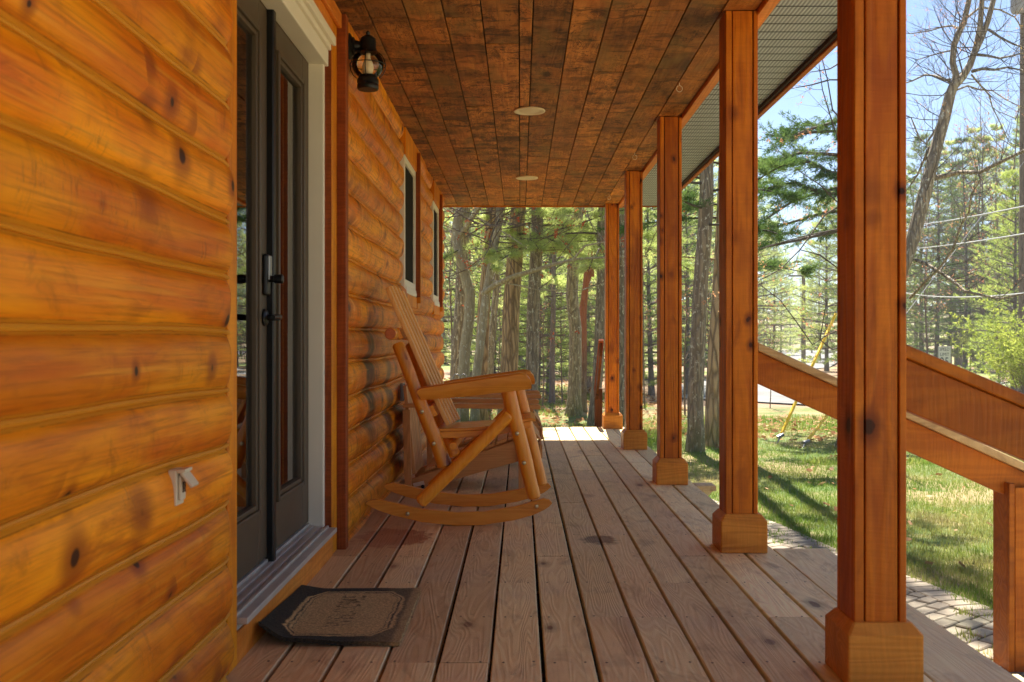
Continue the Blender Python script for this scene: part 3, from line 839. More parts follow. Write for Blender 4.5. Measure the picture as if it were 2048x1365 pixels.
# ============================================================ fittings
def lantern():
    Y = 4.55; cx_, cz = -.712, 2.232
    t = thing('wall_lantern', 'black onion lantern with round caged glass globe, hung on the log wall beside the doors', 'wall lamp', (-.80, Y, 2.32))
    m = MB(); m.lathe((-.806, Y, 2.325), [(.06, 0), (.06, .012), (.05, .018), (.042, .022), (.042, .03), (.028, .036), (.024, .055), (.014, .066), (.012, .09)], 24, 'x'); m.build('wall_bracket', M['black'], t, smooth=True)
    m = MB(); m.lathe((cx_, Y, 0), [(.006, 2.395), (.011, 2.388), (.008, 2.378), (.02, 2.373), (.036, 2.36), (.038, 2.345), (.038, 2.315), (.042, 2.308), (.042, 2.295), (.036, 2.292)], 24); m.build('cap', M['black'], t, smooth=True)
    m = MB(); m.lathe((cx_, Y, 0), [(.036, 2.19), (.044, 2.186), (.045, 2.175), (.050, 2.17), (.051, 2.155), (.047, 2.15), (.050, 2.145), (.050, 2.128), (.046, 2.122)], 24); m.build('base_ring', M['black'], t, smooth=True)
    pr = [(.074 * math.sin(a), cz + .009 + .072 * math.cos(a)) for a in [math.radians(28 + i * 9.6) for i in range(14)]]
    m = MB(); m.lathe((cx_, Y, 0), pr, 32); m.build('globe', M['globe'], t, smooth=True)
    m = MB(); m.lathe((cx_, Y, 0), [(.012, 2.30), (.012, 2.272), (.016, 2.26), (.024, 2.245), (.027, 2.225), (.024, 2.205), (.014, 2.193), (.003, 2.19)], 20); m.build('bulb', M['bulb'], t, smooth=True)
    m = MB()
    for a in range(4):
        an = math.radians(a * 90 + 45 - 45)
        m.tube([(cx_ + math.cos(an) * r, Y + math.sin(an) * r, z) for r, z in [(.042, 2.30), (.060, 2.288), (.074, 2.268), (.083, 2.236), (.080, 2.214), (.068, 2.190), (.052, 2.176)]], .0022, 6)
    m.tube([(cx_ + .083 * math.cos(a), Y + .083 * math.sin(a), 2.238) for a in [math.radians(i * 12) for i in range(31)]], .0022, 6)
    m.build('cage', M['black'], t, smooth=True)
lantern()

for i, (y, lab) in enumerate(((6.30, 'nearer round cream recessed light in the porch ceiling'), (8.885, 'farther round cream recessed light in the porch ceiling'))):
    t = thing('ceiling_light', lab, 'ceiling light', (.058, y, CEIL), 'recessed porch lights')
    m = MB(); m.lathe((.058, y, CEIL), [(.098, .002), (.103, -.004), (.100, -.009), (.080, -.010), (.072, -.004)], 36); m.build('trim_ring', M['disc'], t, smooth=True)
    m = MB(); m.lathe((.058, y, CEIL), [(.071, -.003), (.060, -.006), (.02, -.007)], 36); m.build('diffuser', M['disc'], t, smooth=True)
for y, x, lab in ((5.62, .916, 'nearest small white ring hook in the ceiling'), (7.72, .905, 'middle small ring hook in the ceiling'), (9.9, .90, 'farthest small ring hook in the ceiling')):
    m = MB(); m.tube([(x, y, CEIL), (x, y, CEIL - .018)], .0016, 6)
    m.tube([(x + .017 * math.sin(a), y, CEIL - .036 + .018 * math.cos(a)) for a in [math.radians(i * 20) for i in range(18)]], .0016, 6)
    o = m.build('ceiling_hook', M['white'], None, smooth=True); tag(o, lab, 'hook', 'ceiling hooks')

t = thing('outlet_cover', 'cream weatherproof outlet cover with its flap open on the near logs', 'outlet', (-.79, 2.26, .615))
m = MB(); m.box(-.806, -.786, 2.228, 2.278, .572, .655); m.build('plate', M['plate'], t, bev=.003, seg=2)
m = MB(); m.box(-.786, -.778, 2.237, 2.269, .583, .642); m.build('socket', M['plate'], t, bev=.005, seg=2)
m = MB(); m.obox((-.765, 2.253, .632), (.013, 0, -.017), (0, .023, 0), (.003, 0, .0026)); m.build('flap', M['plate'], t, bev=.002)
m = MB(); m.obox((-.776, 2.253, .652), (.010, 0, .001), (0, .024, 0), (0, 0, .004)); m.build('hinge', M['plate'], t, bev=.0015)
m = MB(); m.obox((-.7775, 2.247, .613), (.0012, 0, 0), (0, .0025, 0), (0, 0, .012)); m.obox((-.7775, 2.259, .613), (.0012, 0, 0), (0, .0025, 0), (0, 0, .012)); m.build('slots', M['seal'], t)
t = thing('outlet_cover', 'small closed grey outlet cover on the logs behind the rocking chair', 'outlet', (-.79, 6.52, .60))
m = MB(); m.box(-.80, -.776, 6.47, 6.57, .55, .67); m.build('plate', M['steel'], t, bev=.004)
m = MB(); m.box(-.776, -.768, 6.485, 6.555, .565, .655); m.build('flap', M['grey'], t, bev=.003)

# ============================================================ rocking chair
rc = thing('rocking_chair', 'varnished pine log rocking chair with tall slatted back, facing the porch edge', 'rocking chair', (-.25, 5.3, 0))
YN, YF = 5.075, 5.56
def xz(px, py, Y=5.03): p = q(px, py, Y); return (p.x, p.z)
rt = [(733, 1005), (743, 1000), (754, 998), (782, 1004), (844, 1018), (910, 1024.5), (967, 1023), (1029, 1013), (1065, 1003), (1088, 997), (1098, 999), (1104, 1005)]
rb = [(733, 1008), (743, 1014), (756, 1020), (782, 1029), (844, 1044), (910, 1051), (967, 1050), (1029, 1040), (1066, 1030), (1088, 1020), (1098, 1013), (1104, 1007)]
for y0, dx in ((5.012, 0), (5.585, .012)):
    dz = -min(xz(*p)[1] for p in rb)
    m = MB(); m.strip_y([(a + dx, b + dz) for a, b in [xz(*p) for p in rt]], [(a + dx, b + dz) for a, b in [xz(*p) for p in rb]], y0, y0 + .034)
    m.build('rocker', M['chairplank'], rc, bev=.004, seg=2)
def log(name, a, b, r0, r1, Y, dx=0.0, n=14, seed=0, mat='chairlog'):
    A = q(*a, 5.06); B = q(*b, 5.06)
    A = Vector((A.x + dx, Y, A.z)); B = Vector((B.x + dx, Y, B.z))
    pts, rr = [], []
    N = 12
    for i in range(N + 1):
        t = i / N
        pts.append(A.lerp(B, t) + Vector((noise.noise(Vector((t * 3, seed, 0))) * .004, 0, 0)))
        r = r0 + (r1 - r0) * t
        rr.append(r * (1 + .05 * noise.noise(Vector((t * 4, seed * 3.3, 5)))))
    pts = [pts[0]] + pts + [pts[-1]]
    d = (B - A).normalized()
    pts[0] = pts[0] - d * .010; pts[-1] = pts[-1] + d * .010
    rr = [rr[0] * .72] + rr + [rr[-1] * .72]
    m = MB(); m.tube(pts, rr, n, rough=.05, seed=seed)
    return m.build(name, M[mat], rc, smooth=True)
for Y, dx, sd in ((YN + .005, 0, 1), (YF - .01, .012, 5)):
    log('back_post', (795, 690), (889, 932), .031, .040, Y, dx, seed=sd)
    log('front_post', (1016, 784), (1069, 996), .040, .034, Y + .002, dx + (.035 if dx else 0), seed=sd + 1)
for Y, dx, sd in ((YN - .012, 0, 3), (YF + .012, .012, 8)):
    log('brace', (1017, 832), (842, 1004), .033, .035, Y, dx, seed=sd)
# cross bars
for nm, px, py, r, ya, yb in (('head_bar', 783, 668, .032, 4.99, 5.65), ('cross_bar', 905, 895, .022, YN, YF), ('cross_bar', 1036, 868, .022, YN, YF), ('cross_bar', 848, 826, .024, YN, YF)):
    p = q(px, py, 5.03)
    m = MB(); m.tube([(p.x, ya, p.z), (p.x, ya + .008, p.z)] + [(p.x, ya + .01 + (yb - ya - .02) * i / 8, p.z) for i in range(9)] + [(p.x, yb - .008, p.z), (p.x, yb, p.z)],
                     [r * .85, r] + [r * (1 + .05 * math.sin(i * 1.7)) for i in range(9)] + [r, r * .85], 16)
    m.build(nm, M['chairlog'], rc, smooth=True)
# arms: half logs, flat side up
for y0, dx in ((4.985, 0), (5.555, .025)):
    top = [(836, 780), (842, 775), (900, 766), (960, 757), (1010, 750), (1040, 745.5), (1052, 748), (1060, 757), (1063, 768)]
    bot = [(836, 790), (842, 800), (900, 796), (960, 790), (1010, 784.5), (1040, 781), (1052, 779.5), (1060, 778.5), (1063, 777)]
    T = [xz(*p) for p in top]; B = [xz(*p) for p in bot]
    W = .095
    prof = [(0.12, 0.0), (0.0, 0.10), (-.02 + .02, 0.45), (0.06, 0.78), (0.22, 1.0), (0.78, 1.0), (0.94, 0.78), (1.0, 0.45), (1.0, 0.10), (0.88, 0.0)]
    vs = []
    for (tx, tz), (bx, bz) in zip(T, B):
        for a, b in prof:
            vs.append((tx + (bx - tx) * b + dx, y0 + W * a, tz + (bz - tz) * b))
    n = len(prof)
    fs = [(i * n + j, i * n + (j + 1) % n, (i + 1) * n + (j + 1) % n, (i + 1) * n + j) for i in range(len(T) - 1) for j in range(n)]
    fs += [tuple(range(n)), tuple((len(T) - 1) * n + j for j in range(n))]
    m = MB(); m.add(vs, fs); m.build('armrest', M['chairplank'], rc, smooth=True)
# seat slats run front to back over a curved frame
st_ = [(874, 857), (910, 856), (942, 854.5), (975, 852), (1008, 847.5), (1041, 839), (1062, 835), (1071, 837)]
sb_ = [(874, 862), (910, 861), (942, 859.5), (975, 857), (1008, 852.5), (1041, 844), (1062, 840), (1071, 842)]
yy = 5.115
for k in range(5):
    m = MB(); m.strip_y([xz(a, b, 5.15) for a, b in st_], [xz(a, b + 1, 5.15) for a, b in sb_], yy, yy + .078)
    m.build('seat_slat', M['chairplank'], rc, bev=.003); yy += .085
for y0 in (5.118, 5.495):
    m = MB(); m.strip_y([xz(a, b + 6.5, 5.15) for a, b in st_[:7]], [xz(a, b + 6.5 + 13, 5.15) for a, b in st_[:7]], y0, y0 + .03)
    m.build('seat_rail', M['chairplank'], rc, bev=.003)
# back slats
yy = 5.105
for k in range(5):
    c = [(768 + 1, 573), (790, 622), (813, 674), (836, 728), (858, 778), (880, 826), (893, 852)]
    dzt = [-.012, 0, .006, 0, -.012][k]
    L = [xz(a, b, 5.12) for a, b in c]; L = [(x_ + .0078 * k, z_) for x_, z_ in L]; L[0] = (L[0][0] - dzt * .4, L[0][1] + dzt)
    sec1, sec2 = [], []
    for (x, z) in L: sec1.append((x, z)); sec2.append((x + .0195, z + .009))
    m = MB(); m.strip_y(sec2, sec1, yy, yy + .059); m.build('back_slat', M['chairback'], rc, bev=.003); yy += .0865
for nm, px, py in (('back_batten', 800, 668), ('back_batten', 868, 822)):
    p = q(px, py, 5.12); m = MB(); m.obox((p.x - .004, 5.318, p.z), (.011, 0, .005), (0, .21, 0), (-.012, 0, .027)); m.build(nm, M['chairplank'], rc, bev=.003)
p = q(783, 668, 5.03); m = MB(); m.lathe((p.x, 4.9895, p.z), [(.0275, .0), (.0275, -.0025), (.012, -.003)], 20, 'y'); m.build('end_grain', plain('dark_end_grain', srgb(186, 100, 52), .6, var=.4, scale=90), rc, smooth=True)
for px, py, Y in ((816, 1027, 5.008), (1073, 1012, 5.008), (867, 888, 5.036), (843, 824, 5.036), (1034, 868, 5.037), (1048, 927, 5.040), (925, 920, 5.72)):
    if Y > 5.5: continue
    p = q(px, py, 5.03)
    m = MB(); m.lathe((p.x, Y, p.z), [(.011, .008), (.011, 0), (.0085, -.003), (.0085, -.0045), (.006, -.0055)], 14, 'y'); m.build('bolt', M['bolt'], rc, smooth=True)

# ============================================================ low slatted chairs behind
def patio_chair():
    Y0 = 6.20
    t = thing('patio_chair', 'low brown slatted timber chair with broad flat arms, nearer of two against the wall', 'chair', (-.3, 6.48, 0), 'low slatted chairs along the wall')
    g = lambda px, py: (q(px, py, Y0).x, q(px, py, Y0).z)
    ys = (6.20, 6.75)
    for i, y in enumerate(ys):
        s = 1 if i else -1
        x0, z0 = g(808, 807); x1, _ = g(1081, 807)
        m = MB(); m.prism_y([(x0, z0 - .024), (x0, z0), (x1 - .02, z0 - .006), (x1, z0 - .014), (x1, z0 - .034), (x1 - .02, z0 - .036)], y - .055, y + .055); m.build('arm', M['teak'], t, bev=.003)
        xl, _ = g(1037, 900); xr, _ = g(1056, 900)
        m = MB(); m.box(xl, xr, y - .012 + s * .022, y + .012 + s * .022, 0, z0 - .04); m.build('front_leg', M['teakz'], t, bev=.002)
        m = MB(); m.prism_y([(xr + .001, z0 - .04), (xr + .035, z0 - .042), (xr + .001, z0 - .16)], y - .012, y + .012); m.build('arm_bracket', M['teakz'], t, bev=.002)
        xa, _ = g(807, 900); xb, _ = g(824, 900)
        m = MB(); m.prism_y([(xa + .012, 0), (xa, .45), (xa, z0 - .04), (xa + .045, z0 - .04), (xb, .02), (xb, 0)], y - .010 + s * .022, y + .012 + s * .022); m.build('rear_leg', M['teakz'], t, bev=.002)
        top = [g(815, 972), g(826, 957), g(880, 938), g(955, 907), g(1030, 881), g(1062, 867), g(1078, 886)]
        bot = [g(815, 980), g(832, 985), g(880, 969), g(955, 946), g(1030, 925), g(1062, 914), g(1078, 910)]
        m = MB(); m.strip_y(top, bot, y - .012 - s * .004, y + .012 - s * .004); sk = m.build('skirt', M['teak'], t, bev=.002)
        if s < 0:
            p = g(838, 968)
            m = MB(); m.obox((p[0], y - .0095, p[1]), (.034, 0, .009), (0, .0006, 0), (-.003, 0, .012)); m.build('maker_tag', M['paper'], t)
            m = MB(); m.lathe((g(846, 973)[0], y - .011, g(846, 973)[1]), [(.012, .004), (.012, -.004), (.008, -.007)], 14, 'y'); m.build('bolt', M['black'], t, smooth=True)
    a, b = Vector((*g(850, 944), 0)), Vector((*g(1064, 864), 0))
    n = 9
    for k in range(n):
        t0, t1 = k / n, (k + .86) / n
        p0, p1 = a.lerp(b, t0), a.lerp(b, t1)
        m = MB(); m.prism_y([(p0.x, p0.y + .001), (p1.x, p1.y + .001), (p1.x, p1.y + .020), (p0.x, p0.y + .020)], 6.19, 6.76)
        m.build('seat_slat', M['teakz'], t, bev=.002)
    p0, p1 = g(1064, 863), g(1079, 884)
    m = MB(); m.prism_y([(p0[0] + .002, p0[1] + .001), (p1[0] + .004, p1[1]), (p1[0] + .008, p1[1] + .016), (p0[0] + .002, p0[1] + .020)], 6.188, 6.762); m.build('seat_slat', M['teakz'], t, bev=.002)
    x, z = g(1079, 890); m = MB(); m.box(x, x + .018, 6.186, 6.764, z - .085, z); m.build('front_apron', M['teakz'], t, bev=.002)
    # back of upright slats
    for k in range(6):
        y = 6.215 + k * .087
        m = MB(); m.prism_y([(-.690, .10), (-.668, .10), (-.728, .665), (-.750, .665)], y, y + .074); m.build('back_slat', M['teakz'], t, bev=.003)
    for z in (.20, .47):
        xx = -.69 - (z - .1) * .105
        m = MB(); m.box(xx - .025, xx - .004, 6.235, 6.715, z - .035, z + .035); m.build('back_rail', M['teakz'], t, bev=.002)
    return t
pc = patio_chair()
pc2 = dup(pc); pc2.location.y += 1.17; pc2.location.x += .03
pc2['label'] = 'low brown slatted timber chair with broad flat arms, farther of two against the wall'

# ============================================================ door mat
def mat_material():
    k = NT('worn_coir_mat')
    P = k.coord(); x, y, z = k.sep(P)
    P = k.pos(); x, y, z = k.sep(P)
    cx_, cy = -.60, 3.36
    X = k.math('ABSOLUTE', k.math('SUBTRACT', x, cx_ + .004)); Y = k.math('ABSOLUTE', k.math('SUBTRACT', y, cy))
    w = k.noise(P, 26.0, 4.0, 0.7)
    wob = k.math('MULTIPLY', k.math('SUBTRACT', w, 0.5), 0.03)
    d = k.math('MAXIMUM', k.math('SUBTRACT', X, .178), k.math('SUBTRACT', Y, .275))
    d = k.math('MAXIMUM', d, k.math('SUBTRACT', k.math('ADD', X, k.math('MULTIPLY', Y, .62)), .292))
    d = k.math('ADD', d, wob)
    fine = k.ramp(k.noise(P, 150.0, 3.0, 0.8), .35, .65)
    tan = k.mix(fine, srgb(184, 142, 86), srgb(240, 200, 136))
    drk = k.mix(fine, srgb(26, 24, 16), srgb(74, 62, 42))
    out = k.ramp(d, -.004, .004)
    wear = k.ramp(k.math('ADD', k.math('MULTIPLY', x, -1.0), k.math('MULTIPLY', w, .10)), .40, .62, 0.62, 1.0)
    edge = k.ramp(k.math('ADD', x, k.math('MULTIPLY', w, .03)), -.395, -.38, 1.0, 0.0)
    out = k.math('MULTIPLY', k.math('MULTIPLY', out, wear), k.math('ADD', 0.35, k.math('MULTIPLY', edge, 0.65)))
    d1 = k.math('ABSOLUTE', k.math('ADD', d, .014)); ln = k.ramp(d1, .002, .005, 1.0, 0.0)
    d2 = k.math('ABSOLUTE', k.math('ADD', d, .028)); ln2 = k.ramp(d2, .001, .003, 0.7, 0.0)
    ln = k.math('MULTIPLY', k.math('MAXIMUM', ln, ln2), k.ramp(w, .35, .55, .35, .9))
    col = k.mix(k.math('MAXIMUM', out, ln), tan, drk)
    k.l(col, k.b.inputs['Base Color']); k.b.inputs['Roughness'].default_value = .95
    k.l(k.bump(fine, .9, .004), k.b.inputs['Normal'])
    return k.m
def faded_ink():
    k = NT('faded_mat_lettering')
    P = k.coord()
    w = k.noise(P, 45.0, 4.0, 0.7)
    k.b.inputs['Base Color'].default_value = (*srgb(70, 56, 36), 1); k.b.inputs['Roughness'].default_value = .95
    k.l(k.ramp(w, .42, .60, .0, .62), k.b.inputs['Alpha'])
    return k.m
mt = thing('door_mat', 'worn tan doormat with black border and faded lettering, curled up at the sill', 'doormat', (-.6, 3.36, 0))
vs, fs = [], []
NXm, NYm = 44, 56
def mz(x, y):
    u = max(0, (-.74 - x) / .085)
    z = .016 + .040 * min(1, u) ** 1.4 * (1.15 - .85 * (y - 3.03) / .66)
    z += .0025 * noise.noise(Vector((x * 9, y * 7, 0)))
    v = max(0, (3.12 - y) / .09); z += .016 * min(1, v) ** 2 * max(0, min(1, (-.55 - x) / .25))
    return z
for lay in (0, 1):
    for i in range(NXm + 1):
        for j in range(NYm + 1):
            x = -.826 + .450 * i / NXm; y = 3.03 + .655 * j / NYm
            if i == NXm: x += .002 * math.sin(j * 2.3) + .0015 * math.sin(j * 5.1)
            z = mz(x, y) - (.0135 if lay == 0 else 0)
            x2 = x + .012 * max(0, (3.12 - y) / .09) * (1 if x < -.6 else 0)
            vs.append((x2, y, max(z, .0015)))
n1_ = (NXm + 1) * (NYm + 1); idx = lambda l, i, j: l * n1_ + i * (NYm + 1) + j
for i in range(NXm):
    for j in range(NYm):
        fs.append((idx(1, i, j), idx(1, i + 1, j), idx(1, i + 1, j + 1), idx(1, i, j + 1))); fs.append((idx(0, i, j), idx(0, i, j + 1), idx(0, i + 1, j + 1), idx(0, i + 1, j)))
for i in range(NXm):
    for j, in ((0,), (NYm,)): fs.append((idx(0, i, j), idx(0, i + 1, j), idx(1, i + 1, j), idx(1, i, j)))
for j in range(NYm):
    for i in (0, NXm): fs.append((idx(0, i, j), idx(0, i, j + 1), idx(1, i, j + 1), idx(1, i, j)))
m = MB(); m.add(vs, fs)
o = m.build('pile', mat_material(), mt, smooth=True)
def text_mesh(name, body, size, mat, mtx, parent=None, sx=1.0, thick=0.0):
    cu = bpy.data.curves.new(name, 'FONT'); cu.body = body; cu.size = size; cu.align_x = 'CENTER'; cu.align_y = 'CENTER'; cu.extrude = thick; cu.resolution_u = 3; cu.offset = size * .012 if 'ink' not in mat.name else 0
    tmp = bpy.data.objects.new('tmp', cu); COL.objects.link(tmp)
    bpy.context.view_layer.update()
    me = bpy.data.meshes.new_from_object(tmp.evaluated_get(bpy.context.evaluated_depsgraph_get()))
    bpy.data.objects.remove(tmp)
    me.transform(Matrix.Scale(sx, 4, Vector((1, 0, 0)))); me.transform(mtx)
    off = OFF[parent.name] if parent else Vector((0, 0, 0)); me.transform(Matrix.Translation(-off))
    me.name = name; me.materials.clear(); me.materials.append(mat)
    o = bpy.data.objects.new(name, me); COL.objects.link(o)
    if parent: o.parent = parent
    return o
R = Matrix(((0, -1, 0, -.60), (1, 0, 0, 3.37), (0, 0, 1, .0195), (0, 0, 0, 1)))
text_mesh('lettering', 'WELCOME', .122, faded_ink(), R, mt, .66)

# ============================================================ ground
def ground_mat():
    k = NT('lawn_and_leaf_litter')
    P = k.coord(); x, y, z = k.sep(P)
    big = k.noise(P, 0.22, 4.0, 0.6, 0.4); mid = k.noise(P, 1.3, 5.0, 0.65); fine = k.noise(P, 34.0, 3.0, 0.7)
    green = k.mix(k.ramp(mid, .35, .65), srgb(80, 104, 38), srgb(116, 122, 60))
    straw = k.mix(fine, srgb(122, 104, 66), srgb(176, 154, 108))
    litter = k.mix(fine, srgb(96, 72, 52), srgb(188, 156, 124))
    col = k.mix(k.ramp(k.math('ADD', k.math('MULTIPLY', mid, .5), k.math('MULTIPLY', big, .5)), .44, .58), green, straw)
    edge = k.math('ADD', y, k.math('MULTIPLY', k.math('SUBTRACT', big, .5), 9.0))
    edge = k.math('ADD', edge, k.math('MULTIPLY', k.math('SUBTRACT', mid, .5), 3.0))
    col = k.mix(k.ramp(edge, 20.5, 22.5), col, litter)
    patch = k.ramp(k.noise(P, .12, 3.0, .6), .5, .58)
    col = k.mix(k.math('MULTIPLY', patch, k.ramp(y, 24.0, 28.0)), col, srgb(126, 140, 66))
    col = k.mix(k.math('MULTIPLY', k.ramp(fine, .35, .7), .35), col, srgb(70, 60, 34))
    k.l(col, k.b.inputs['Base Color']); k.b.inputs['Roughness'].default_value = .95
    k.l(k.bump(fine, .7, .03), k.b.inputs['Normal'])
    return k.m
def gh(x, y):
    d = math.hypot(x, y)
    h = .05 * noise.noise(Vector((x * .35, y * .35, 0))) * min(1, max(0, (y - 9) / 4)) * (1 if x > 2.6 or y > 12 else 0)
    h += .5 * noise.noise(Vector((x * .03, y * .03, 4))) * min(1, max(0, (d - 28) / 30))
    h += max(0, d - 120) * .03
    return GZ + h - .012
vs, fs = [], []
rings = [0.0] + [1.2 * 1.085 ** i for i in range(92)]
NA = 96
for r in rings:
    for a in range(NA):
        x, y = 2 + r * math.cos(2 * math.pi * a / NA), 9 + r * math.sin(2 * math.pi * a / NA); vs.append((x, y, gh(x, y)))
for i in range(len(rings) - 1):
    for a in range(NA):
        a2 = (a + 1) % NA; fs.append((i * NA + a, i * NA + a2, (i + 1) * NA + a2, (i + 1) * NA + a))
m = MB(); m.add(vs[NA - 1:] if False else vs, fs, .5)
g = m.build('ground', ground_mat(), None, smooth=True); tag(g, kind='structure')

# paver path
def px_out(y):
    pts = [(1.5, 3.3), (3, 3.05), (4.5, 2.8), (5.3, 2.57), (6.04, 2.41), (6.68, 2.22), (7.9, 2.03), (8.9, 1.78), (10, 1.55), (11.2, 1.3)]
    for (a, b), (c, d) in zip(pts[:-1], pts[1:]):
        if a <= y <= c: return b + (d - b) * (y - a) / (c - a)
    return pts[0][1] if y < pts[0][0] else pts[-1][1]
def paver_mat():
    k = NT('buff_paver')
    P = k.coord(); n = k.noise(P, 22.0, 4.0, .65); n2 = k.noise(P, 2.0, 3.0)
    c = k.mix(k.attr('rnd'), srgb(122, 110, 94), srgb(164, 150, 128))
    c = k.mix(k.math('MULTIPLY', k.ramp(n, .5, .75), .5), c, srgb(116, 104, 88)); c = k.mix(k.math('MULTIPLY', k.ramp(n2, .5, .7), .3), c, srgb(120, 126, 96))
    k.l(c, k.b.inputs['Base Color']); k.b.inputs['Roughness'].default_value = .88; k.l(k.bump(n, .5, .006), k.b.inputs['Normal'])
    return k.m
m = MB()
ang = math.radians(38); ca_, sa_ = math.cos(ang), math.sin(ang)
random.seed(11)
for i in range(-60, 80):
    for j in range(-70, 90):
        w_, h_ = .155, .10
        u = (i + .5 * (j % 2)) * w_; v = j * h_
        x = 2 + u * ca_ - v * sa_; y = 6 + u * sa_ + v * ca_
        if not (1.9 < y < 10.6): continue
        if x < 1.17 or x > px_out(y) - .06: continue
        z = GZ + random.uniform(-.004, .006) + .008 * noise.noise(Vector((x, y, 3)))
        a2 = ang + random.uniform(-.02, .02); c_, s_ = math.cos(a2), math.sin(a2)
        m.obox((x, y, z - .02), ((w_ / 2 - .0065) * c_, (w_ / 2 - .0065) * s_, 0), (-(h_ / 2 - .0065) * s_, (h_ / 2 - .0065) * c_, 0), (random.uniform(-.0006, .0006), random.uniform(-.0006, .0006), .024))
# soldier course along the lawn side
y = 2.0
while y < 10.6:
    x = px_out(y); d = Vector((px_out(y + .1) - x, .1, 0)).normalized(); nn = Vector((d.y, -d.x, 0))
    m.obox((x + .005, y, GZ - .016), d * .046, nn * .095, (0, 0, .024)); y += .102
o = m.build('paver_path', paver_mat(), None, bev=.006); tag(o, kind='structure')
b_ = MB(); ys_ = [1.9 + .3 * i for i in range(30)]
vs = []
for y in ys_: vs += [(1.12, y, GZ - .004), (px_out(y) + .05, y, GZ - .004)]
b_.add(vs, [(2 * i, 2 * i + 1, 2 * i + 3, 2 * i + 2) for i in range(len(ys_) - 1)]); o = b_.build('path_bedding', plain('dirty_joint_sand', srgb(74, 66, 48), .95, var=.35, scale=20)); tag(o, kind='structure')

# added unseen pale ground behind and beside the camera, bounces sun into the porch
m = MB(); n_ = 14
vs = [(3.45 + 12 * i / n_, -12 + 15.6 * j / n_, GZ + .004) for i in range(n_ + 1) for j in range(n_ + 1)]
m.add(vs, [(i * (n_ + 1) + j, (i + 1) * (n_ + 1) + j, (i + 1) * (n_ + 1) + j + 1, i * (n_ + 1) + j + 1) for i in range(n_) for j in range(n_)])
o = m.build('bounce_ground', plain('pale_bounce_gravel', srgb(206, 188, 158), .9, var=.25, scale=50, bump=.6)); tag(o, kind='structure')

# road: a wide pale apron swinging from the right up to the far distance
road = MB()
cl_ = [(1760, 808, 95), (1640, 802, 70), (1560, 790, 52), (1530, 770, 40), (1545, 745, 30), (1590, 722, 22), (1570, 706, 16), (1548, 697, 9)]
vs = []
near = [(24, 19.0), (14, 20.4), (9.6, 21.4), (6.6, 22.6), (3.8, 25.5), (4.8, 31), (9, 41), (14, 55), (22, 82), (33, 125)]
farr = [(24, 33), (17, 33), (13.5, 33.4), (10.5, 34), (9.3, 36), (10.2, 40), (14, 48), (19, 60), (28, 84), (42, 126)]
for (a, b), (c, d) in zip(near, farr):
    for t in range(9):
        x, y = a + (c - a) * t / 8, b + (d - b) * t / 8
        vs.append((x, y, gh(x, y) + .045))
fs = [(i * 9 + t, i * 9 + t + 1, (i + 1) * 9 + t + 1, (i + 1) * 9 + t) for i in range(len(near) - 1) for t in range(8)]
road.add(vs, fs)
k = NT('pale_worn_asphalt'); P = k.coord(); n = k.noise(P, .7, 4.0, .6); n2 = k.noise(P, 40.0, 2.0)
c = k.mix(k.ramp(n, .35, .65), srgb(102, 101, 100), srgb(128, 126, 122)); c = k.mix(k.math('MULTIPLY', k.ramp(n2, .45, .7), .3), c, srgb(112, 108, 104))
cr = k.voro(P, .55, 'DISTANCE_TO_EDGE'); c = k.mix(k.ramp(cr.outputs[0], .0, .012, .5, .0), c, srgb(84, 80, 76))
k.l(c, k.b.inputs['Base Color']); k.b.inputs['Roughness'].default_value = .9
o = road.build('road', k.m, None, smooth=True); tag(o, kind='structure')

# ============================================================ grass blades (uncountable)
def leaf_mat(name, cols, trans=0.5, rough=0.6, nscale=0.6, vary=.25):
    """cols: list of linear colours picked by the per-leaf random and a slow noise"""
    k = NT(name)
    P = k.coord()
    r = k.attr('rnd')
    n = k.noise(P, nscale, 3.0, .6)
    t = k.math('ADD', k.math('MULTIPLY', r, .5), k.math('MULTIPLY', k.ramp(n, .3, .7), .5))
    t = k.math('ADD', t, k.math('MULTIPLY', k.math('SUBTRACT', k.objrnd(), .5), vary), True)
    cr = k.t.nodes.new('ShaderNodeValToRGB')
    el_ = cr.color_ramp.elements
    while len(el_) < len(cols): el_.new(.5)
    for i, c in enumerate(cols): el_[i].position = i / (len(cols) - 1); el_[i].color = (*c, 1)
    k.l(t, cr.inputs[0])
    df = k.n('ShaderNodeBsdfDiffuse'); tl = k.n('ShaderNodeBsdfTranslucent')
    k.l(cr.outputs[0], df.inputs[0])
    k.l(k.mix(1.0, cr.outputs[0], (1.04, 1.05, .84), 'MULTIPLY'), tl.inputs[0])
    mx = k.n('ShaderNodeMixShader'); mx.inputs[0].default_value = trans
    k.l(df.outputs[0], mx.inputs[1]); k.l(tl.outputs[0], mx.inputs[2])
    out = [n_ for n_ in k.t.nodes if n_.type == 'OUTPUT_MATERIAL'][0]
    k.l(mx.outputs[0], out.inputs[0])
    return k.m
rng = np.random.default_rng(5)
